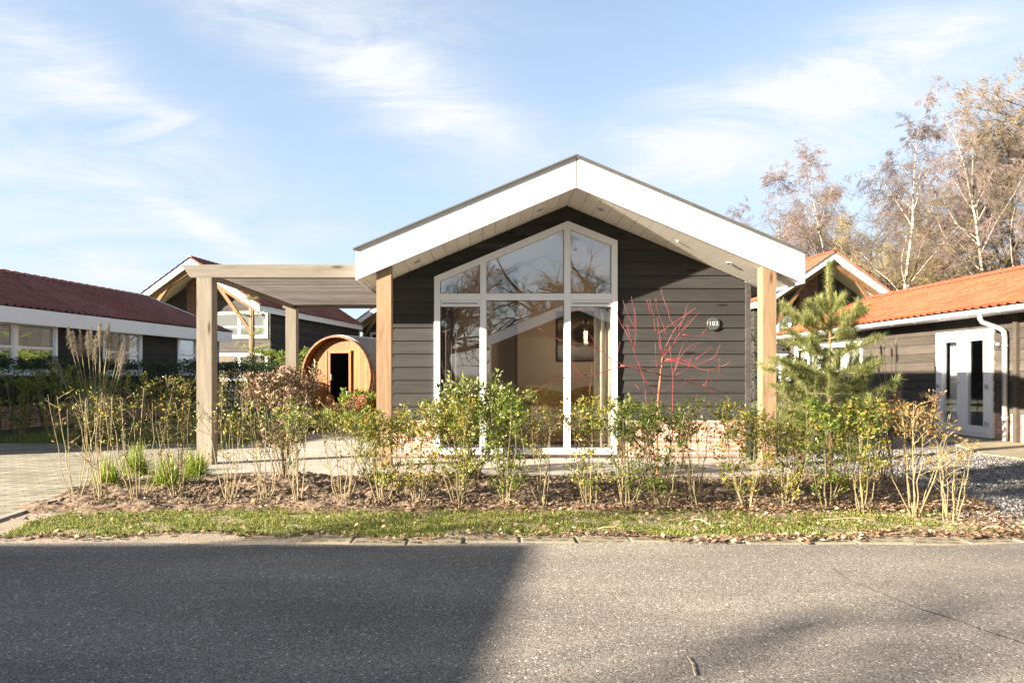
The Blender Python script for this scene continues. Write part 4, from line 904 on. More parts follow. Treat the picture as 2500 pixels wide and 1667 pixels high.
# grass strip
def inside_strip(x, y):
    y0 = 4.98 + .06*np.sin(x*2.3) + .05*np.sin(x*6.1+2) + .03*np.sin(x*15) - .10*np.clip((x-.8)*.5,-.2,1)*0; y1 = 5.92 + .05*np.sin(x*3.3+1)+.04*np.sin(x*9)
    xl = -3.62 + .25*np.abs(y-5.45); xr = 3.80 + .2*np.sin(y*9)
    patch = np.sin(x*4.3+np.sin(y*7)*1.3)*np.sin(y*9.1+x*2.2) + .5*np.sin(x*11+y*5)
    thin = np.where(x > 1.0, patch > -.22, patch > -.75) 
    return (y > y0) & (y < y1) & (x > xl) & (x < xr) & (thin | (rng.random(len(x)) < .22))
n = 150000; x = rng.uniform(-3.9,4.1,n); y = rng.uniform(4.9,6.0,n); k = inside_strip(x,y); x, y = x[k], y[k]; n = len(x)
base = np.stack([x,y,np.full(n,-.012)],1); dr = np.stack([rng.normal(0,.55,n),rng.normal(0,.55,n),np.ones(n)],1)
tuft = .6+.4*np.sin(x*8.3+np.cos(y*11)*2)*np.sin(y*13+x*3)
me = blade_mesh('grass', base, dr, (rng.uniform(.014,.040,n)*(.7+.6*tuft)), .0046, .9, 2)
M_grass = leafmat('grass_blade', [(0,(.11,.17,.022)),(.4,(.19,.25,.035)),(.72,(.30,.31,.07)),(1,(.46,.37,.17))], .35, .6)
tag(link('grass', me, M_grass), 'strip of short green grass between the hedge and the road', 'grass', kind='stuff')
n = 16000; x = rng.uniform(-9,-3.7,n); y = rng.uniform(11.6,14.5,n); base = np.stack([x,y,np.full(n,-.016)],1); dr = np.stack([rng.normal(0,.4,n),rng.normal(0,.4,n),np.ones(n)],1)
tag(link('lawn_grass', blade_mesh('lawn_grass', base, dr, rng.uniform(.04,.09,n), .008, .7, 2), M_grass), 'small lawn in front of the dark hedge beyond the driveway', 'grass', kind='stuff')
# fallen leaves
def litter(x, y, z, s0, s1):
    n = len(x); a = rng.uniform(0,2*np.pi,n); d = np.stack([np.cos(a),np.sin(a),rng.uniform(-.15,.5,n)],1); pos = np.stack([x,y,z],1); sz = rng.uniform(s0,s1,(n,1))
    u = unit(np.stack([rng.normal(0,.45,n),rng.normal(0,.45,n),np.ones(n)],1)); s = unit(np.cross(u,d)); w = sz*rng.uniform(.45,.8,(n,1)); up = u*sz*rng.uniform(.05,.3,(n,1))
    c = pos + unit(d)*sz*.5; V = np.stack([pos,c+s*w*.5+up,pos+unit(d)*sz+up*.3,c-s*w*.5+up*.6],1).reshape(-1,3); k = np.arange(n)*4
    return V, np.stack([np.stack([k,k+2,k+1],1),np.stack([k,k+3,k+2],1)],1).reshape(-1,3)
Vs, Fs, off = [], [], 0
def addl(x, y, z, s0, s1):
    global off
    V, F = litter(x, y, z, s0, s1); Vs.append(V); Fs.append(F+off); off += len(V)
n = 6500; x = rng.uniform(-4,8,n); p = rng.random(n) < np.clip(.30+.16*x,.22,1); x = x[p]; y = 4.93 + .07*np.sin(x*2.3)+.05*np.sin(x*6.1+2) + rng.normal(0,.055,len(x)) - .09*np.exp(-((x-1.45)/.55)**2); addl(x,y,np.full(len(x),.006),.015,.055)
n = 19000; x = rng.uniform(-3.9,4.4,n); p = rng.random(n) < np.clip(.10+.20*(x+1.2),.07,1); x = x[p]; y = rng.uniform(5.75,7.6,len(x)); addl(x,y,np.full(len(x),.035)+rng.uniform(0,.02,len(x)),.014,.045)
n = 4200; x = rng.uniform(-3.9,4.4,n); p = rng.random(n) < np.clip(.25+.2*(x+1.5),.15,1); x = x[p]; y = 5.93 + rng.normal(0,.08,len(x)); addl(x,y,np.full(len(x),.015),.015,.05)
n = 3000; x = rng.uniform(-3.7,4.1,n); y = rng.uniform(5.0,5.95,n); p = rng.random(n) < np.clip(.6+.2*x,.4,1); addl(x[p],y[p],np.full(p.sum(),.030),.014,.045)
n = 4200; x = rng.uniform(3.7,9,n); y = 5.35 + np.abs(rng.normal(0,.30,n)) - .45*rng.random(n); addl(x,y,np.full(n,.004),.012,.045)
n = 500; x = rng.uniform(4.2,9.5,n); y = rng.uniform(5.6,10,n); addl(x,y,np.full(n,.004),.02,.045)
M_litter = leafmat('dead_leaf', [(0,(.09,.048,.025)),(.35,(.21,.125,.07)),(.75,(.34,.235,.15)),(.95,(.46,.35,.25)),(1,(.50,.26,.05))], .12, .7)
tag(link('fallen_leaves', fast_mesh('fallen_leaves', np.concatenate(Vs), np.concatenate(Fs)), M_litter), 'brown fallen leaves along the hedge foot and the road edge', 'leaves', kind='stuff')
# clods of dug soil and loose gravel stones
def pebbles(name, x, y, z, s, m, label, cat):
    n = len(x); ico = np.array([(0,0,1),(.9,0,.2),(.28,.85,.2),(-.73,.53,.2),(-.73,-.53,.2),(.28,-.85,.2),(0,0,-.4)]); f = np.array([(0,1,2),(0,2,3),(0,3,4),(0,4,5),(0,5,1),(6,2,1),(6,3,2),(6,4,3),(6,5,4),(6,1,5)])
    V = ico[None]*np.asarray(s).reshape(-1,1,1)*rng.uniform(.55,1.25,(n,7,3)); a = rng.uniform(0,6.28,n); c, s_ = np.cos(a)[:,None], np.sin(a)[:,None]; V = np.stack([V[...,0]*c-V[...,1]*s_, V[...,0]*s_+V[...,1]*c, V[...,2]],-1)
    V = (V + np.stack([x,y,z],1)[:,None]).reshape(-1,3); F = (f[None]+(np.arange(n)*7)[:,None,None]).reshape(-1,3)
    tag(link(name, fast_mesh(name,V,F), m), label, cat, kind='stuff')
n = 3600; x = np.clip(rng.normal(-.8,1.6,n),-3.8,4.2); y = rng.uniform(5.95,7.6,n); pebbles('soil_clods', x, y, np.full(n,.035), rng.uniform(.007,.024,n), leafmat('soil_clod', [(0,(.07,.048,.032)),(.6,(.14,.098,.066)),(1,(.23,.17,.12))], 0, .95), 'dug brown soil clods in the planting bed', 'soil')
n = 15000; x = rng.uniform(3.9,8.5,n); y = 5.6+rng.random(n)**1.4*5; pebbles('gravel_stones', x, y, np.full(n,-.006), rng.uniform(.007,.017,n), leafmat('gravel_stone', [(0,(.07,.066,.066)),(.6,(.20,.19,.18)),(1,(.42,.40,.37))], 0, .85), 'loose dark grey gravel beside the right lodge', 'gravel')
def GP(px, py): d = FPX*EYE/(py-CY); return ((px-CX)/FPX*d, d)
# a few straws lying on the verge
ORD = ['first','second','third','fourth','fifth','sixth','seventh','eighth','ninth','tenth','eleventh','twelfth','thirteenth','fourteenth','fifteenth','sixteenth','seventeenth','eighteenth','nineteenth','twentieth','twenty first','twenty second','twenty third']
for k in range(9):
    xx = .3+.46*k+random.uniform(-.1,.1); yy = random.uniform(4.85,5.25) if k % 2 else random.uniform(5.6,6.1); a = random.uniform(-.5,.5) if k % 3 else random.uniform(.8,2.2); Ls = random.uniform(.15,.4); z = .05
    q = MB(); q.tube([(xx+Ls*t*math.cos(a), yy+Ls*t*math.sin(a)*.6, z+.025*math.sin(t*3)+.01*random.random()) for t in (0,.25,.5,.75,1)], [.003,.003,.0026,.002,.0015], 5)
    if k == 0: M_straw = mat('dry_stalk', (.50,.38,.24), .8)
    tag(q.build('dry_stalk', M_straw), ORD[k]+' dry stalk from the left among the leaves ' + ('in front of the grass strip' if k % 2 else 'behind the grass strip'), 'stalk', 'dry stalks lying along the verge')
q = MB(); q.tube([(GP(a_,b_)[0],GP(a_,b_)[1],.0) for a_, b_ in ((1677,1604),(1690,1622),(1697,1650))], [.0012,.002,.0026], 6); 
o = q.build('dry_stalk', M_straw); 
o.location.z = .004 - min(v.co.z for v in o.data.vertices)
tag(o, 'single curved dry twig lying on the sunlit asphalt', 'twig')
# crack in the asphalt
q = MB(); cr = [(1960,1346),(1990,1362),(2010,1374),(2035,1388),(2060,1408),(2120,1436),(2185,1463),(2245,1487),(2330,1512),(2420,1545),(2500,1572),(2600,1606)]; pp = []
for (a, b) in zip(cr, cr[1:]):
    for j in range(7): t = j/7; x_, y_ = GP(a[0]+(b[0]-a[0])*t, a[1]+(b[1]-a[1])*t); pp.append((x_, y_ + random.uniform(-.009,.009), random.uniform(.005,.015)))
for a, b in zip(pp, pp[1:]): q.poly([(a[0],a[1]-a[2],.0035),(b[0],b[1]-b[2],.0035),(b[0],b[1]+b[2],.0035),(a[0],a[1]+a[2],.0035)])
q.build('road_crack', M_black)['kind'] = 'structure'
# worn grass-grid paving stones along the asphalt edge
M_grid = mat('worn_concrete', (.31,.265,.185), .9, var=(.20,.17,.11), vscale=9, bump=.004, bscale=50)
gi = 0; gx_ = -1.3
glabels = 'worn grass grid paving stone half buried at the asphalt edge'
while gx_ < 5.2:
    w = .38; yc = AE(gx_+w/2) + .10; q = MB()
    if random.random() < .86:
        q.box(-.19,.19,-.10,.10,-.06,.0); o = q.build('paving_stone', M_grid, None); bv = o.modifiers.new('bevel','BEVEL'); bv.width = .012; bv.segments = 2
        for r_ in range(2):
            for c_ in range(3):
                hx, hy = -.115+.115*c_+(.03 if r_ else -.02), -.045+.09*r_; hq = MB(); m_n = 9
                hq.poly([(hx+.040*math.cos(2*math.pi*k_/m_n+.3)*random.uniform(.8,1.1), hy+.019*math.sin(2*math.pi*k_/m_n+.3), .0025) for k_ in range(m_n)]); hq.build('soil_filled_hole', M_soil, o)
        o.location = (gx_+w/2, yc+.03+random.uniform(-.02,.02), -.003+random.uniform(-.005,.005)); o.rotation_euler = (random.uniform(-.04,.03),random.uniform(-.02,.02),random.uniform(-.07,.07))
        tag(o, ORD[gi]+' worn grass grid paving stone from the left at the asphalt edge', 'paving stone', 'grass grid paving stones along the road edge'); gi += 1
    gx_ += w + random.uniform(.004,.018)

# ------------------------------------------------------------------ shrubs
M_stem = mat('pale_stem', (.34,.26,.145), .8, var=(.20,.17,.08), vscale=18); M_stemg = mat('olive_stem', (.20,.175,.075), .8, var=(.12,.11,.04), vscale=14); M_stemd = mat('brown_stem', (.16,.10,.06), .8)
L_mix = leafmat('hedge_leaf_yellow_green', [(0,(.075,.13,.018)),(.35,(.18,.24,.035)),(.6,(.37,.37,.07)),(.85,(.55,.43,.09)),(1,(.52,.26,.06))], .45, .35)
L_green = leafmat('hedge_leaf_green', [(0,(.06,.115,.018)),(.5,(.17,.25,.04)),(.8,(.32,.36,.07)),(1,(.50,.44,.10))], .45, .3)
L_orange = leafmat('hedge_leaf_turning', [(0,(.14,.13,.03)),(.4,(.33,.22,.05)),(.7,(.46,.27,.08)),(1,(.38,.13,.04))], .35, .45)
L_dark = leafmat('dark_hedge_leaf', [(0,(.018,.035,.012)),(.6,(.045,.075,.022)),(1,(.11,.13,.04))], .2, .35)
L_brown = leafmat('bronze_leaf', [(0,(.15,.09,.055)),(.4,(.31,.19,.12)),(.75,(.43,.31,.20)),(1,(.26,.27,.09))], .25, .5)
L_vib = leafmat('long_green_leaf', [(0,(.06,.10,.025)),(.45,(.21,.26,.06)),(.8,(.36,.37,.13)),(1,(.52,.48,.30))], .3, .35)
L_lime = leafmat('lime_conifer', [(0,(.20,.24,.06)),(1,(.42,.42,.14))], .35, .6)
def bez(p, q, r, n=6): return [p*(1-t)**2 + q*2*t*(1-t) + r*t*t for t in [k/n for k in range(n+1)]]
def shrub(name, label, cat, x, y, h, nst=7, spread=.22, leaves=500, lm=None, sm=None, ls=(.022,.042), lo=.3, group=None, tuft=True, twigs=7, bias=1.0, z0=0.0, thick=.0048, lwidth=.5, tops=0):
    t = thing(name, label, cat, (x, y, z0), 0, group); mb = MB(); nodes = []
    for k in range(nst):
        a = random.uniform(0, 2*math.pi); rb = random.uniform(0,.05); sp = spread*math.sqrt(random.random()); hh = h*random.uniform(.82,1.0) if k else h
        p = Vector((rb*math.cos(a), rb*math.sin(a), -.03)); top = Vector((sp*math.cos(a)*1.1, sp*math.sin(a)*.8, hh)); mid = Vector((sp*math.cos(a)*.75, sp*math.sin(a)*.6, hh*.35)) + Vector((random.gauss(0,.02),random.gauss(0,.02),0))
        pts = bez(p, mid, top, 7); pts = [pt + Vector((random.gauss(0,.006),random.gauss(0,.006),0)) if 0<i<7 else pt for i, pt in enumerate(pts)]; r0 = thick*random.uniform(.8,1.35)
        mb.tube(pts, [r0*(1-.6*i/7) for i in range(8)], 5)
        for j in range(twigs):
            u = random.uniform(lo,.97) if not (tuft and j < twigs*.45) else random.uniform(.74,.98); i = min(6,int(u*7)); b = pts[i].lerp(pts[i+1], u*7-i); az = random.uniform(0,2*math.pi); Lg = random.uniform(.07,.20)*(1.15-u*.35)
            d = Vector((math.cos(az)*.75, math.sin(az)*.75, random.uniform(.4,1.1))).normalized(); e = b + d*Lg; e.z = min(e.z, h*1.03); md = b.lerp(e,.5)+Vector((random.gauss(0,.012),random.gauss(0,.012),.005))
            mb.tube([b, md, e], [r0*.42, r0*.34, r0*.22], 3, False); nodes += [(md, d), (e, d), (e, d)]
            for s_ in range(2):
                b2 = md.lerp(e, random.random()); d2 = (d + Vector((random.gauss(0,.6),random.gauss(0,.6),random.gauss(.2,.4)))).normalized(); e2 = b2 + d2*random.uniform(.03,.09); e2.z = min(e2.z, h*1.05); mb.tube([b2, e2], [r0*.28, r0*.18], 3, False); nodes += [(b2.lerp(e2,.5), d2),(e2, d2)]
    for k in range(tops):
        a = random.uniform(0,6.28); b = Vector((spread*.6*math.cos(a), spread*.6*math.sin(a), h*.85)); e = b + Vector((random.gauss(0,.05),random.gauss(0,.05),random.uniform(.25,.5)*h*.5)); mb.tube([b,b.lerp(e,.5)+Vector((random.gauss(0,.02),0,0)),e],[.004,.003,.002],4)
        for u in np.linspace(.15,1,9): nodes += [(b.lerp(e,float(u)), Vector((random.gauss(0,1),random.gauss(0,1),.4)).normalized())]*2
    mb.build('stems', sm or M_stem, t)
    if leaves:
        w = np.array([ (0.15 + bias*(nd[0].z/h) if bias >= 0 else 1.0) for nd in nodes]); w = np.clip(w,.02,None); w /= w.sum(); idx = rng.choice(len(nodes), leaves, p=w); pos = np.array([nodes[i][0][:] for i in idx]) + rng.normal(0,.016,(leaves,3)); dr = np.array([nodes[i][1][:] for i in idx])*.5 + rng.normal(0,.6,(leaves,3)); dr[:,2] += .15
        link('foliage', leaf_mesh('foliage', pos, dr, rng.uniform(*ls,(leaves,1)), lwidth, .3), lm or L_mix, t)
    return t
random.seed(5)
def sxy(px, py): return GP(px*1.0629, py*1.0629)
HG = 'trimmed privet shrubs of the roadside hedge'
hedge = [ # base px, base py, top px, stems, spread, leaves, leaf material, label
 (178,1150,905,6,.24,60,L_mix,'nearly bare hedge shrub at the left end, beside the driveway kerb'),
 (240,1156,900,9,.30,70,L_mix,'twiggy bare hedge shrub, second from the driveway, before the left grass tuft'),
 (318,1154,890,9,.28,170,L_mix,'thick bare hedge shrub standing left of the pergola, with yellow leaves only at its top'),
 (412,1147,925,9,.24,150,L_mix,'bare hedge shrub with a few green leaves just left of the front pergola post'),
 (527,1154,935,7,.20,230,L_mix,'small leaved hedge shrub just right of the front pergola post'),
 (610,1152,930,7,.24,230,L_green,'loose green leaved hedge shrub in front of the bronze viburnum'),
 (685,1158,940,6,.18,260,L_green,'slim hedge shrub with green lower leaves right of the bronze viburnum'),
 (788,1160,930,7,.22,200,L_mix,'open twiggy hedge shrub with few leaves, left of the left gable post'),
 (882,1158,955,7,.26,900,L_mix,'dense yellow green hedge shrub in front of the left gable post'),
 (957,1160,935,6,.22,620,L_mix,'yellow leaved hedge shrub in front of the left brick plinth'),
 (1055,1165,925,7,.22,800,L_mix,'yellow green hedge shrub at the left frame of the big window'),
 (1160,1166,915,7,.26,950,L_green,'full green hedge shrub in front of the left part of the middle pane'),
 (1245,1166,935,7,.22,260,L_mix,'sparse twiggy hedge shrub in front of the cognac sofa'),
 (1355,1166,930,7,.23,560,L_mix,'leafy hedge shrub in front of the right window pane'),
 (1440,1168,930,7,.22,640,L_green,'hedge shrub at the right frame of the big window'),
 (1522,1168,930,7,.27,950,L_green,'broad green hedge shrub under the red dogwood'),
 (1605,1168,945,6,.20,420,L_mix,'slender hedge shrub in front of the right brick plinth'),
 (1715,1170,930,7,.26,760,L_mix,'yellow green hedge shrub left of the right gable post'),
 (1800,1168,965,7,.24,560,L_mix,'hedge shrub standing in front of the right gable post'),
 (1895,1170,930,6,.25,900,L_green,'green hedge shrub directly in front of the pine sapling'),
 (1985,1175,925,4,.18,560,L_mix,'hedge shrub with few thick stems right of the pine sapling'),
 (2100,1185,925,6,.30,330,L_orange,'orange leaved hedge shrub near the gravel, taller than its right neighbour'),
 (2185,1195,1015,7,.14,60,L_orange,'last and lowest hedge shrub at the right end, nearly bare cut stems'),
]
for (px,py,ty,ns,sp,lv,lm,lab) in hedge:
    x_, y_ = sxy(px,py); h = EYE + (861-ty)/1568*y_; shrub('hedge_shrub', lab, 'shrub', x_, y_, h, ns+2, sp*1.12, int(lv*(2.3 if lv > 500 else 1.05)), lm, M_stem, group=HG, lo=.16 if lv > 500 else .40, ls=(.020,.042), twigs=11 if lv > 500 else 9, bias=-1 if lv > 500 else 1.0, z0=-.0)
# second row plants
for (px,py,ty,ns,sp,lv,lm,sm,nm,lab,kw) in [
 (650,1108,850,12,.50,2300,L_brown,M_stemd,'viburnum','big bronze leaved viburnum between the two pergola posts',dict(ls=(.04,.075),lwidth=.34,twigs=12)),
 (1085,1112,880,12,.42,1500,L_vib,M_stemd,'viburnum','big dark green viburnum in front of the left window frame',dict(ls=(.045,.085),lwidth=.42,twigs=11,bias=-1,lo=.1,tops=5)),
 (1150,1112,905,8,.26,900,L_vib,M_stemd,'viburnum','smaller viburnum with long upright shoots before the middle pane',dict(ls=(.04,.08),lwidth=.36,tops=4)),
 (862,1118,985,8,.30,800,L_green,M_stemg,'fine_leaved_shrub','fine leaved green shrub at the foot of the left gable post',dict(ls=(.015,.035),lwidth=.3)),
 (2068,1128,930,8,.30,420,L_orange,M_stem,'hedge_shrub','orange brown shrub behind the hedge, left of the double doors',{}),
 (2020,1105,905,8,.32,700,L_brown,M_stemd,'garden_shrub','brown and red tinted shrub right behind the pine sapling',{}),
 (1828,1105,905,8,.25,700,L_brown,M_stemd,'garden_shrub','reddish shrub between the right gable post and the pine sapling',{}),
 (1960,1125,965,9,.30,900,L_lime,M_stemg,'garden_shrub','lime yellow conifer shrub behind the hedge under the pine sapling',dict(ls=(.02,.05),lwidth=.15)),
 (700,1012,940,9,.40,380,L_green,M_stemg,'garden_shrub','green shrub behind the rear pergola post',{}),
 (770,1010,962,9,.40,330,L_green,M_stemg,'garden_shrub','round green shrub before the left half of the barrel sauna',{}),
 (2100,1020,905,10,.6,900,L_brown,M_stemd,'garden_shrub','dry brown shrub against the shaded wall of the right lodge',dict(ls=(.03,.06))),
 (1840,1035,790,12,.50,1800,L_mix,M_stemg,'garden_shrub','tall yellow green shrub between the right gable post and the right lodge',dict(bias=-1,ls=(.03,.07))),
]:
    x_, y_ = sxy(px,py); h = EYE + (861-ty)/1568*y_; sp_k = dict(thick=.007); sp_k.update(kw); shrub(nm, lab, 'shrub', x_, y_, h, ns, sp, lv, lm, sm, **sp_k)
# shade side: row of hedge shrubs beyond the driveway
row = [(-8.9,12.3,1.30,1300,L_green),(-8.3,12.2,1.25,1200,L_green),(-7.75,12.3,1.30,1100,L_green),(-7.2,12.2,1.25,900,L_green),(-6.65,12.3,1.20,700,L_green),(-6.1,12.1,1.15,350,L_mix),(-5.6,12.0,1.12,260,L_mix),(-5.1,11.95,1.14,260,L_mix),(-4.6,11.9,1.16,220,L_mix),(-4.15,11.9,1.05,160,L_mix)]
names_ = ['leafy green shrub, first from the left edge beyond the driveway','leafy green shrub beyond the driveway, second from the left edge','dense shaded shrub beyond the driveway, left of the pampas grass','shaded shrub beyond the driveway, under the left pampas plumes','shaded shrub beyond the driveway, at the right foot of the pampas grass','bare shrub beyond the driveway, first sunlit one right of the pampas grass','bare sunlit shrub beyond the driveway, second right of the pampas grass','bare sunlit shrub beyond the driveway, third right of the pampas grass','bare sunlit shrub beyond the driveway, just left of the front pergola post','low bare shrub beyond the driveway, behind the front pergola post']
for (x_,y_,h,lv,lm), lab in zip(row, names_): shrub('hedge_shrub', lab, 'shrub', x_, y_, h, 8, .26, lv, lm, M_stem, group='hedge shrubs beyond the driveway', bias=-1 if lv > 500 else 1.0, ls=(.03,.06), lo=.2 if lv>500 else .4, thick=.008)
def hedge_block(name, label, pts, h, w, nleaf, lm, ls=(.03,.06)):
    """clipped dense evergreen hedge: woody stems and a deep shell of leaves"""
    a, b = Vector((*pts[0],0)), Vector((*pts[1],0)); L_ = (b-a).length; t = thing(name, label, 'hedge', a, math.atan2(b.y-a.y,b.x-a.x)); mb = MB()
    for k in range(int(L_/.28)):
        x_ = k*.28+random.uniform(0,.15); mb.tube([(x_,random.uniform(-.1,.1),-.05),(x_+random.gauss(0,.05),random.gauss(0,.08),h*.5),(x_+random.gauss(0,.12),random.gauss(0,.15),h*.93)],[.015,.011,.005],5)
    mb.build('stems', M_stemd, t)
    n = nleaf; x_ = rng.uniform(-.1,L_+.1,n); u = rng.random(n); z = h*(.10+.90*rng.random(n)**.8); lump = .10*np.sin(x_*3.7)+.07*np.sin(x_*8.3+1)+.05*np.sin(z*9+x_*5)
    side = np.where(rng.random(n)<.5,-1,1); yy = side*(w/2+lump)*np.sqrt(rng.uniform(.35,1,n)); top = rng.random(n) < .3; z = np.where(top, h*(1+.05*np.sin(x_*5)+.04*np.sin(x_*13))-rng.exponential(.03,n), np.minimum(z,h)); yy = np.where(top, rng.uniform(-w/2,w/2,n), yy)
    d = np.stack([rng.normal(0,.6,n), np.sign(yy)*.5+rng.normal(0,.5,n), rng.normal(.4,.5,n)],1)
    link('foliage', leaf_mesh('foliage', np.stack([x_,yy,z],1), d, rng.uniform(*ls,(n,1)), .55, .3), lm, t)
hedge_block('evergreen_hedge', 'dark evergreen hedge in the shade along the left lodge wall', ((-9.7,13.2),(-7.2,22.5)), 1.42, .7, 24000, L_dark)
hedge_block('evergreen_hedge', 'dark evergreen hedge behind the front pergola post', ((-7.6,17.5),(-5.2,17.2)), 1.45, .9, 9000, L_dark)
hedge_block('evergreen_hedge', 'sunlit green hedge between the two pergola posts, in front of the chalet', ((-6.4,19.5),(-4.3,19.2)), 1.75, 1.0, 8000, L_green, (.04,.08))
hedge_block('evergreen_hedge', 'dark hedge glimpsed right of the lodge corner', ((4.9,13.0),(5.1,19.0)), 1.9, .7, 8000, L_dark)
# laurel in front of the sauna
shrub('laurel_bush', 'glossy green laurel bush in front of the right half of the barrel sauna', 'bush', *sxy(822,990), .78, 10, .40, 1700, L_green, M_stemg, ls=(.05,.10), lwidth=.4, bias=-1, lo=.1)
# hydrangea with dried heads
hy = shrub('hydrangea', 'hydrangea with dried orange brown flower heads in front of the sauna', 'shrub', *sxy(788,1000), .60, 7, .35, 160, L_brown, M_stemd, ls=(.05,.08))
for k in range(8):
    c = Vector((random.uniform(-.35,.4),random.uniform(-.2,.2),random.uniform(.42,.72))); n = 200; d = unit(rng.normal(size=(n,3))); link('flower_head', leaf_mesh('flower_head', d*.06+np.array(c[:]), d+rng.normal(0,.4,(n,3)), .032, .8, .2), leafmat('dried_petal', [(0,(.35,.15,.07)),(1,(.58,.33,.19))], .2) if k == 0 else bpy.data.materials['dried_petal'], hy)
# grass tufts
def sedge(label, px, py, r, h, n, m, group=None):
    x_, y_ = sxy(px,py); t = thing('sedge_tuft', label, 'grass tuft', (x_,y_,0), 0, group); base = np.stack([rng.normal(0,r*.22,n),rng.normal(0,r*.22,n),np.zeros(n)],1); a = rng.uniform(0,6.28,n); k = np.abs(rng.normal(0,.95,n)); d = np.stack([np.cos(a)*k,np.sin(a)*k,np.ones(n)],1)
    link('blades', blade_mesh('blades', base, d, rng.uniform(.7,1.25,n)*h, .010, .8, 5), m, t)
M_sedge = leafmat('sedge_blade', [(0,(.11,.18,.02)),(.5,(.24,.32,.04)),(.85,(.45,.47,.09)),(1,(.5,.42,.2))], .35, .4)
sedge('bright green sedge tuft, leftmost of four beside the driveway kerb', 248,1118,.20,.34,420,M_sedge,'sedge tufts at the left end of the bed')
sedge('bright green sedge tuft, second from the driveway kerb', 312,1088,.22,.38,480,M_sedge,'sedge tufts at the left end of the bed')
sedge('bright green sedge tuft left of the front pergola post, nearest to the road', 385,1118,.22,.36,520,M_sedge,'sedge tufts at the left end of the bed')
sedge('bright green sedge tuft touching the foot of the front pergola post', 448,1095,.22,.34,480,M_sedge,'sedge tufts at the left end of the bed')
for k,(px,py) in enumerate(((705,992),(750,988),(800,985))): sedge(['sedge tuft left in front of the sauna','sedge tuft in the middle in front of the sauna','sedge tuft right in front of the sauna'][k], px,py,.35,.5,700,M_sedge,'sedge tufts before the sauna')
# pampas grass
def pampas(label, x, y, hs, spread, nb=900, pl=.36, pw=.045, pm=None):
    t = thing('pampas_grass', label, 'grass plant', (x,y,0)); n = nb; a = rng.uniform(0,6.28,n); k = np.abs(rng.normal(0,.55,n)); d = np.stack([np.cos(a)*k,np.sin(a)*k,np.ones(n)],1)
    link('blades', blade_mesh('blades', np.stack([rng.normal(0,.10,n),rng.normal(0,.10,n),np.zeros(n)],1), d, rng.uniform(.6,1.25,n), .009, .7, 5), leafmat('pampas_blade', [(0,(.09,.12,.06)),(1,(.26,.27,.14))], .3) if 'pampas_blade' not in bpy.data.materials else bpy.data.materials['pampas_blade'], t)
    st = MB(); tops = []
    for i, (ox_, hh) in enumerate(hs):
        lean = Vector((ox_, random.gauss(0,.06), hh)); b = Vector((ox_*.25, random.gauss(0,.05), 0)); pts = [b.lerp(lean,u)+Vector((0,0,0)) for u in (0,.4,.75,1)]; pts[1] += Vector((-ox_*.12,0,0)); st.tube(pts, [.006,.005,.004,.002], 5); tops.append((pts[2].lerp(pts[3],-.0), (pts[3]-pts[2]).normalized(), pts[3]))
    st.build('stalks', M_stem, t)
    for b, d, e in tops:
        n = 420; u = rng.random(n); c = np.array(e[:])[None] - np.array(d[:])[None]*pl*(1-u[:,None]); w = pw*np.sin(np.pi*np.clip(u*.9+.08,0,1))**.7; dirs = rng.normal(0,1,(n,3)); dirs[:,2] = np.abs(dirs[:,2])*.8+.9; dd = unit(dirs)
        link('plume', blade_mesh('plume', c+rng.normal(0,1,(n,3))*w[:,None]*.25, dd, w*1.6, .006, 1.2, 2), leafmat('plume_fluff', [(0,(.24,.20,.15)),(1,(.40,.345,.27))], .4, .9) if 'plume_fluff' not in bpy.data.materials else bpy.data.materials['plume_fluff'], t)
px_, py_ = sxy(222,1022)
pampas('tall pampas grass with beige plumes in front of the left lodge windows', px_, py_, [(-.46,1.98),(-.38,1.9),(-.30,1.92),(-.16,1.90),(-.10,1.96),(.06,2.0),(.12,2.06),(.17,1.94),(.22,2.04),(.27,1.86),(.36,1.80),(.44,1.72),(.50,1.60),(-.66,1.48),(.0,1.80)], .5, 1300, .46, .055)
px_, py_ = sxy(2050,1000)
pampas('faded thin reed grass with wispy plumes by the right lodge wall', px_, py_, [(-.25,1.75),(-.15,1.95),(-.05,1.8),(.08,1.9),(.15,1.7),(-.32,1.5)], .3, 260, .30, .035)
# ------------------------------------------------------------------ red dogwood, from the photograph's branch lines at its own distance
def c6(x, y): return (1400 + x/2.852, 750 + y/2.852)
def c5(x, y): return (1400 + x/3.137, 350 + y/3.137)
def c4(x, y): return (900 + x/3.136, 800 + y/3.136)
M_red = mat('red_bark', (.33,.036,.048), .5, var=(.20,.045,.038), vscale=12); M_redtrunk = mat('dogwood_trunk', (.42,.17,.09), .7, var=(.30,.09,.05), vscale=10)
random.seed(9)
dog = thing('dogwood', 'leafless dogwood with bright red branches in front of the right boards', 'shrub', (2.15, 7.25, 0))
def br(pts, r0, r1, d0, d1, conv):
    n = len(pts); out = []
    for i, p in enumerate(pts):
        u = i/(n-1); px, py = conv(*p); out.append(P(px, py, d0+(d1-d0)*u) - Vector((2.15,7.25,0)))
    # smooth once
    sm = [out[0]]
    for a, b in zip(out, out[1:]): sm += [a.lerp(b,.5)+Vector((random.gauss(0,.003),random.gauss(0,.01),random.gauss(0,.003))), b]
    return sm, [r0+(r1-r0)*i/(len(sm)-1) for i in range(len(sm))]
tk = MB(); p_, r_ = br([(600,1400),(585,1200),(580,900),(590,660),(607,480),(620,345)], .017, .009, 7.25, 7.25, c6); tk.tube(p_, r_, 8); p_, r_ = br([(607,474),(560,450),(480,435),(400,415),(330,405)], .009, .007, 7.25, 7.1, c6); tk.tube(p_, r_, 7); tk.build('trunk', M_redtrunk, dog, True)
B = MB()
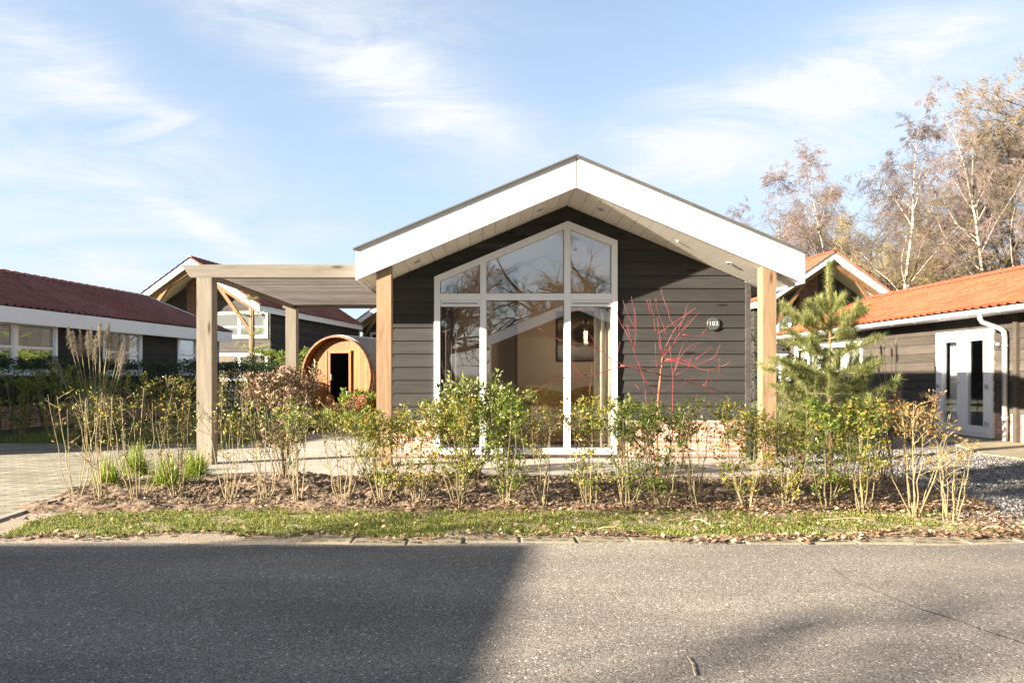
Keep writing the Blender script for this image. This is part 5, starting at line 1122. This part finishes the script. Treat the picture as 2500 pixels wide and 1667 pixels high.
for cv, pts, r0, d0, d1 in [
 (c4,[(2130,330),(1980,295),(1850,235),(1750,160),(1650,130),(1500,105),(1380,50),(1300,0)],.007,7.1,6.8),
 (c4,[(1980,298),(1880,310),(1700,370),(1480,385),(1400,400),(1340,450),(1270,508)],.007,7.1,6.7),(c4,[(1480,385),(1450,365),(1405,350)],.003,6.8,6.7),(c4,[(1495,380),(1480,320),(1455,270)],.003,6.8,6.7),(c4,[(1670,370),(1580,310),(1545,230),(1505,190)],.004,6.85,6.8),
 (c4,[(1750,160),(1700,60),(1650,10)],.003,6.9,6.9),(c4,[(1760,170),(1800,110),(1830,80)],.003,6.9,6.9),(c4,[(1440,80),(1470,100),(1480,92)],.003,6.8,6.8),(c4,[(1905,210),(1925,110),(1920,100)],.003,7,7),
 (c6,[(607,478),(700,480),(820,525),(900,540),(960,590),(1020,640)],.008,7.25,7.5),(c6,[(900,540),(980,500),(1055,452)],.005,7.4,7.5),(c6,[(900,540),(1000,580),(1080,595),(1117,560)],.005,7.4,7.6),(c6,[(920,530),(940,480),(938,420)],.003,7.4,7.5),(c6,[(1015,465),(1018,400),(1012,340)],.003,7.5,7.5),
 (c6,[(620,370),(700,372),(800,400),(900,435),(980,430),(1050,405),(1098,370)],.007,7.25,7.0),(c6,[(625,365),(740,360),(850,400),(960,360),(1000,320),(1025,258)],.006,7.25,7.1),(c6,[(850,365),(910,320),(940,290),(970,265)],.004,7.2,7.2),(c6,[(640,358),(760,365),(850,365)],.005,7.25,7.2),
 (c6,[(620,350),(680,290),(740,180),(800,100),(870,40)],.007,7.25,7.4),(c6,[(620,350),(660,290),(760,200),(830,300),(880,236)],.003,7.25,7.3),(c6,[(760,190),(850,205),(890,195),(1055,175)],.004,7.3,7.3),(c6,[(890,195),(945,115)],.003,7.3,7.3),
 (c6,[(620,350),(640,280),(700,160),(780,60),(845,10)],.006,7.25,7.1),(c6,[(612,350),(600,260),(575,180),(560,60),(530,-60)],.006,7.25,7.2),(c6,[(618,330),(600,200),(585,60)],.005,7.2,7.2),(c6,[(605,420),(560,375),(552,370)],.004,7.2,7.2),
 (c5,[(730,1520),(690,1400),(640,1270),(630,1180)],.005,7.2,7.1),(c5,[(600,1330),(575,1230),(562,1187)],.004,7.2,7.2),(c5,[(800,1440),(740,1340),(690,1190),(672,1110)],.005,7.3,7.3),(c5,[(800,1440),(850,1320),(880,1220)],.004,7.3,7.3),(c5,[(810,1460),(890,1380),(960,1295)],.004,7.3,7.2),(c5,[(640,1460),(690,1430),(900,1280),(935,1265)],.004,7.2,7.0),
 (c5,[(480,1440),(465,1300),(443,1170)],.004,7.1,7.0),(c5,[(480,1440),(430,1340),(378,1200)],.004,7.1,7.1),(c5,[(480,1460),(440,1420),(410,1390)],.003,7.1,7.1),
 (c6,[(640,1180),(690,900),(690,690),(690,560),(690,450),(668,260)],.008,7.3,7.2),(c6,[(600,1200),(540,900),(515,690),(505,560),(470,430),(420,300),(370,122)],.008,7.2,7.1),(c6,[(430,330),(436,150),(425,0)],.005,7.1,7.0),(c6,[(590,600),(540,550),(500,500),(455,410),(410,260)],.005,7.25,7.2),
 (c6,[(580,900),(700,700),(760,690),(885,668)],.004,7.25,7.4),(c6,[(860,685),(860,660),(858,600)],.003,7.4,7.4),(c6,[(590,820),(500,690),(560,665),(720,655)],.003,7.25,7.2),(c6,[(690,560),(740,550),(800,520),(870,468)],.004,7.2,7.3),
 (c6,[(360,1250),(340,1050),(300,900),(265,760),(255,560),(258,360),(262,320)],.008,7.0,6.95),(c5,[(460,1560),(400,1440),(345,1340),(300,1165)],.005,7.1,7.1),(c6,[(345,1060),(300,960),(258,880)],.003,7.0,7.0),(c6,[(360,1200),(390,1120),(360,1050),(340,980)],.003,7.0,7.0),
 (c6,[(690,560),(620,580),(520,620),(430,540)],.003,7.2,7.2),(c6,[(690,470),(740,350),(790,290),(880,236)],.004,7.2,7.2),(c6,[(700,460),(720,380),(770,240)],.003,7.2,7.2),(c6,[(710,470),(800,420),(830,330)],.003,7.2,7.2),(c6,[(590,450),(575,330),(572,240)],.003,7.2,7.2),(c6,[(640,740),(560,720),(520,690)],.004,7.2,7.1)]:
    p_, r_ = br(pts, r0*.74, .0015, d0, d1, cv); B.tube(p_, r_, 5)
B.build('branches', M_red, dog, True)

# ------------------------------------------------------------------ scots pine sapling
def pine():
    bx, by = (1905*1.0629-CX)/FPX*6.95, 6.95; t = thing('pine_sapling', 'young scots pine with long green needles right of the right gable post', 'tree', (bx, by, 0))
    tk = MB(); H = EYE + (861-612)/1568*6.95; tk.tube([(0,0,-.05),(.02,0,.5),(.0,0,1.1),(.01,0,1.7),(-.02,0,H-.03)],[.030,.026,.020,.014,.007],8); tk.build('trunk', mat('pine_bark', (.33,.21,.11), .9, var=(.19,.12,.07), vscale=25, bump=.004), t, True)
    bm = MB(); nb = []; ax = []
    def needles(a, b, dens, ang=.9):
        L_ = (b-a).length; n = max(6,int(L_*dens))
        for _ in range(n): nb.append(a.lerp(b, random.random())); ax.append((b-a).normalized())
    px = lambda x, y: Vector(((x-1905)/1568*6.95, 0, EYE+(861-y)/1568*6.95))
    needles(px(1905,765), px(1903,605), 2600); 
    limbs = []
    for zc, n_, L0, up in ((px(1905,748).z,5,.40,.5),(px(1905,722).z,3,.14,1.0),(px(1905,862).z,7,.62,.22),(px(1905,815).z,5,.44,.3),(px(1905,905).z,5,.62,.10),(px(1905,960).z,6,.60,.05),(px(1905,885).z,4,.42,.2),(px(1905,935).z,5,.50,.1),(px(1905,990).z,6,.52,.1),(px(1905,780).z,4,.30,.5),(px(1905,1030).z,5,.50,.0)):
        for k in range(n_):
            a = 2*math.pi*(k+random.uniform(-.2,.2))/n_ + zc*3; L_ = L0*random.uniform(.75,1.1); d = Vector((math.cos(a),math.sin(a)*.8,up*.4)).normalized(); b = Vector((0,0,zc)); m_ = b+d*L_*.5; e = b+d*L_+Vector((0,0,up*L_*.35+.05)); limbs.append((b,m_,e))
    limbs += [(px(1905,860),px(1840,858),px(1755,848)),(px(1905,858),px(1960,850),px(2015,825)),(px(1905,750),px(1950,735),px(1995,712)),(px(1905,762),px(1860,748),px(1795,715)),(px(1905,800),px(1850,790),px(1800,742))]
    for b, m_, e in limbs:
        bm.tube([b,m_,e],[.010,.007,.004],5); needles(b.lerp(m_,.30),m_,520); needles(m_,e,1200)
        for s_ in range(4):
            q = b.lerp(m_,random.uniform(.5,1)) if s_ < 2 else m_.lerp(e,random.uniform(.1,.9)); d = ((e-b).normalized()+Vector((random.gauss(0,.5),random.gauss(0,.5),random.uniform(.1,.6)))).normalized(); ee = q+d*random.uniform(.08,.20); bm.tube([q,ee],[.005,.003],4); needles(q,ee,1200)
    bm.build('branches', M_stem, t)
    pos = np.array([p[:] for p in nb]); a = np.array([p[:] for p in ax]); n = len(pos); d = a*rng.uniform(.35,1.1,(n,1)) + unit(rng.normal(size=(n,3)))*.85
    link('needles', blade_mesh('needles', pos, d, rng.uniform(.05,.095,n), .0040, .15, 2), leafmat('pine_needle', [(0,(.17,.23,.085)),(.5,(.40,.44,.17)),(.85,(.57,.55,.22)),(1,(.60,.53,.22))], .5, .4), t)
pine()
# tall thin sapling stem by the chalet (between the pergola posts)
sp2 = thing('pine_sapling', 'thin tall pine sapling between the pergola posts, in front of the chalet', 'tree', P(613,0,18.2)*1.0); sp2.location.z = 0
q = MB(); q.tube([(0,0,-.05),(.02,0,1.5),(0,0,3.25)],[.03,.02,.008],6); q.build('trunk', M_stemd, sp2)
nbp = []; nbd = []
for z, L_ in ((3.25,.2),(2.8,.35),(2.3,.45),(1.9,.5)):
    for k in range(4):
        a = random.uniform(0,6.28); e = np.array([math.cos(a)*L_,math.sin(a)*L_,L_*.35])
        u = rng.random((90,1)); nbp.append(np.array([[0,0,z-.1]])+e[None]*u); nbd.append(e[None]/L_+rng.normal(0,.7,(90,3)))
link('needles', blade_mesh('needles', np.concatenate(nbp), np.concatenate(nbd), .12, .009, .1, 2), bpy.data.materials['pine_needle'], sp2)

# ------------------------------------------------------------------ bare trees
def tree_mesh(seed, H, trunk_r, kind, depth=5, sides=3):
    """returns two builders: trunk with main limbs, crown of finer branches"""
    rnd = random.Random(seed); T = MB(); Cn = MB(); tw = []
    def grow(p, d, L_, r, lev, nseg):
        pts = [p]; rad = [r]; cur = p.copy(); dd = d.copy(); kids = []
        for i in range(nseg):
            wob = {'birch': .085, 'oak': .20, 'mid': .13}[kind]*(1+.5*lev)
            dd = (dd + Vector((rnd.gauss(0,wob),rnd.gauss(0,wob),rnd.gauss(0,wob*.7)))).normalized()
            if kind == 'birch' and lev >= 2: dd = (dd + Vector((0,0,-.10*lev))).normalized()
            elif lev >= 1: dd = (dd + Vector((0,0,.06))).normalized()
            cur = cur + dd*L_/nseg; pts.append(cur.copy()); rad.append(r*(1-(.75 if lev else .95)*(i+1)/nseg)); kids.append((cur.copy(), dd.copy(), (i+1)/nseg, rad[-1]))
        (T if lev <= 1 else Cn).tube(pts, rad, 7 if lev == 0 else 5 if lev == 1 else 3, lev == 0)
        if lev >= depth: 
            return
        nk = {0: {'birch':17,'oak':11,'mid':13}[kind], 1: {'birch':8,'oak':8,'mid':8}[kind], 2: {'birch':6,'oak':7,'mid':6}[kind], 3: {'birch':5,'oak':6,'mid':5}[kind], 4: 2}[lev]
        for k in range(nk):
            u = rnd.uniform({'birch':.28,'oak':.25,'mid':.2}[kind] if lev == 0 else .12, 1.0); i = min(nseg-1, int(u*nseg)); q0, q1 = pts[i], pts[i+1]; q = q0.lerp(q1, u*nseg-i); rr = rad[i]+(rad[i+1]-rad[i])*(u*nseg-i); dq = (q1-q0).normalized()
            az = rnd.uniform(0,2*math.pi); o = dq.orthogonal().normalized(); o = Matrix.Rotation(az,3,dq) @ o
            ang = {'birch': rnd.uniform(.35,.75), 'oak': rnd.uniform(.6,1.2), 'mid': rnd.uniform(.45,.95)}[kind]
            nd = (dq*math.cos(ang)+o*math.sin(ang)).normalized()
            if lev == 0: Lk = H*({'birch':.30,'oak':.46,'mid':.40}[kind])*(1.25-u)*rnd.uniform(.7,1.15)
            else: Lk = L_*rnd.uniform(.38,.62)*(1.2-.5*u)
            grow(q, nd, Lk, max(.0062, min(rr*.62, r*(.29 if kind == 'birch' and lev == 0 else .5))), lev+1, 5 if lev < 2 else 3)
    grow(Vector((0,0,-.1)), Vector((0,0,1)), H, trunk_r, 0, 12)
    return T, Cn
M_birch = bpy.data.materials.new('birch_bark'); M_birch.use_nodes = True
def birchm(m):
    N, L = m.node_tree.nodes, m.node_tree.links; b = N['Principled BSDF']; b.inputs['Roughness'].default_value = .8; tc = N.new('ShaderNodeTexCoord'); mp = N.new('ShaderNodeMapping'); mp.inputs['Scale'].default_value = (1,1,2.5); L.new(tc.outputs['Object'], mp.inputs[0])
    n = N.new('ShaderNodeTexNoise'); n.inputs['Scale'].default_value = 3.0; n.inputs['Detail'].default_value = 6; L.new(mp.outputs[0], n.inputs[0]); r = N.new('ShaderNodeValToRGB'); r.color_ramp.elements[0].position = .40; r.color_ramp.elements[1].position = .52; r.color_ramp.elements[0].color = (.07,.055,.045,1); r.color_ramp.elements[1].color = (.40,.35,.28,1); L.new(n.outputs['Fac'], r.inputs[0]); L.new(r.outputs[0], b.inputs['Base Color'])
birchm(M_birch)
M_btwig = mat('birch_twig', (.145,.104,.092), .9); M_obark = mat('oak_bark', (.12,.092,.055), .9, var=(.075,.058,.032), vscale=3); M_otwig = mat('oak_twig', (.165,.124,.082), .9); M_mtwig = mat('ochre_twig', (.23,.18,.088), .9)
protos = {}
def proto(key, seed, H, r, kind, m1, m2, depth=4):
    T, Cn = tree_mesh(seed, H, r, kind, depth); a = bpy.data.meshes.new('trunk'); a.from_pydata(T.v,[],T.f); a.materials.append(m1); b = bpy.data.meshes.new('crown'); b.from_pydata(Cn.v,[],Cn.f); b.materials.append(m2); protos[key] = (a, b, H); a.polygons.foreach_set('use_smooth',[True]*len(a.polygons))
proto('b1', 3, 16, .11, 'birch', M_birch, M_btwig, 5); proto('b2', 9, 16, .12, 'birch', M_birch, M_btwig, 5); proto('b3', 21, 16, .115, 'birch', M_birch, M_btwig, 5)
proto('o1', 5, 13, .17, 'oak', M_obark, M_otwig, 5); proto('o2', 14, 13, .17, 'oak', M_obark, M_otwig, 5); proto('o3', 8, 11, .34, 'oak', mat('grey_oak_bark', (.085,.065,.045), .9, var=(.05,.04,.03), vscale=3), mat('grey_oak_twig', (.085,.066,.05), .9)); proto('b4', 17, 12, .10, 'birch', M_birch, M_btwig, 3); proto('m1', 31, 8, .10, 'mid', M_obark, M_mtwig)
tops_ = {}
def put_tree(key, label, x, y, H, rz, lean=(0,0), group=None, name=None, cat='tree', wide=1.0):
    a, b, H0 = protos[key]
    if key not in tops_: tv = max((v.co for me_ in (a, b) for v in me_.vertices), key=lambda c: c.z); tops_[key] = tv.copy()
    tp = tops_[key]; s_ = H/tp.z; off = Euler((lean[0],lean[1],rz)).to_matrix() @ Vector((tp.x*s_*wide, tp.y*s_*wide, H)); x -= off.x*.75
    t = thing(name or ('birch_tree' if key[0]=='b' else 'oak_tree' if key[0]=='o' else 'bare_tree'), label, cat, (x,y,0), rz, group); t.scale = (s_*wide,s_*wide,s_); t.rotation_euler = (lean[0],lean[1],rz)
    for n_, me in (('trunk',a),('crown',b)): o = bpy.data.objects.new(n_, me); COL.objects.link(o); o.parent = t
    return t
def TX(px, d): return (px-CX)/FPX*d
def TH(py, d): return EYE+(CY-py)/FPX*d
TG = 'bare birches behind the right lodges'; OG = 'bare oaks behind the right lodges'
for key, px, top, d, rz, lean, lab in [
 ('b1',1800,470,46,.3,(0,0),'smallest birch top, only its tip showing above the white gable of the lodge'),
 ('b2',1875,415,40,1.2,(0,-.04),'slim birch just above the right end of the white fascia, left of two'),
 ('b3',1962,432,41,2.0,(0,0),'slim birch above the right end of the white fascia, second from the left'),
 ('b1',2022,318,36,2.7,(0,-.03),'tall solitary birch standing directly behind the peak of the orange roofed chalet'),
 ('b2',2275,228,30,4.1,(0,-.05),'tall birch with forked leaning top over the middle of the orange lodge roof'),
 ('b3',2355,155,29,.9,(0,-.04),'tallest birch with a straight white trunk above the orange lodge roof'),
 ('b1',2465,122,27,5.2,(0,.02),'birch at the right edge of the picture, limbs leaning left'),
 ('b3',2240,330,38,3.3,(0,-.03),'thin birch half hidden behind the birch with the forked top'),
 ('b2',2510,100,30,1.1,(0,-.05),'birch just outside the right edge with branches reaching into the picture')]:
    put_tree(key, lab, TX(px,d), d, TH(top,d), rz, lean, TG)
for key, px, top, d, rz, w, lab in [
 ('o1',2085,455,43,.2,.9,'bare oak between the tall solitary birch and the big brown oak'),
 ('o2',2196,372,38,1.7,.95,'big bare brown oak with a thick trunk in the middle of the tree belt'),
 ('o1',2300,340,40,3.0,1.0,'bare oak behind the birch with the forked top'),
 ('o2',2440,300,33,4.4,1.0,'spreading bare oak behind the tallest birch'),
 ('o1',2580,200,30,2.2,1.0,'bare oak leaning in from the right edge of the picture'),
 ('o1',2380,240,36,.8,1.0,'tall bare oak between the two tallest birches'),
 ('o2',2490,190,31,2.9,1.0,'tall bare oak behind the right edge birch'),
 ('o1',2260,430,45,4.9,1.0,'bare oak right of the big brown oak'),
 ('o1',2150,395,44,2.5,.9,'bare oak just left of the big brown oak trunk'),
 ('o1',2075,480,45,4.2,.9,'bare oak just right of the tall solitary birch'),
 ('o2',1935,500,47,3.7,.9,'low bare oak between the slim birches and the solitary birch'),
 ('o2',2000,540,48,.9,.8,'low distant bare oak seen over the peak of the orange chalet')]:
    put_tree(key, lab, TX(px,d), d, TH(top,d), rz, (0,0), OG, wide=w)
for i, (px, top, d, rz) in enumerate([(1830,600,44,0),(1900,560,40,1),(1985,560,39,2),(2080,540,36,3),(2150,520,35,4),(2240,520,34,5),(2330,500,32,6),(2420,480,31,.5),(2500,470,30,1.5),(2560,480,31,2.5)]):
    labs = ['ochre thicket tree behind the right end of the white fascia','ochre thicket tree left of the orange chalet peak','ochre thicket tree right behind the orange chalet peak','ochre thicket tree over the right verge of the orange chalet','ochre thicket tree where the chalet verge meets the orange lodge ridge','ochre thicket tree under the big brown oak','ochre thicket tree under the birch with the forked top','ochre thicket tree at the foot of the tallest birch','ochre thicket tree beside the metal flue','ochre thicket tree at the right edge of the picture']
    put_tree('m1', labs[i], TX(px,d), d, TH(top,d), rz, (0,0), 'bare ochre thicket trees', wide=1.25)
# trees on the camera's side: mirrored in the panes and casting the streaked shadows
for key, x, y, H, rz, lab in [('o3',-3.4,-17,9.0,1,'bare oak across the street mirrored in the upper left window pane'),('o3',-.9,-20,10.8,4,'bare oak across the street mirrored at the left of the large upper pane'),('o3',2.6,-24,10.5,2.2,'bare oak across the street mirrored in the middle of the large upper pane'),('o3',6.3,-19,11,3,'bare oak across the street mirrored in the upper right window pane'),('o3',-5.6,-22,11,5,'bare tree across the street mirrored in the lower left pane'),
   ('b1',-16.4,-5.6,6.9,.4,'small bare birch left of the camera that streaks the sunny asphalt with shadow'),('b4',-20.6,-3.4,12.0,2.4,'tall bare birch left of the camera that streaks the gravel with shadow')]:
    put_tree(key, lab, x, y, H, rz, (0,0), 'bare trees on the near side of the street', wide=1.0)
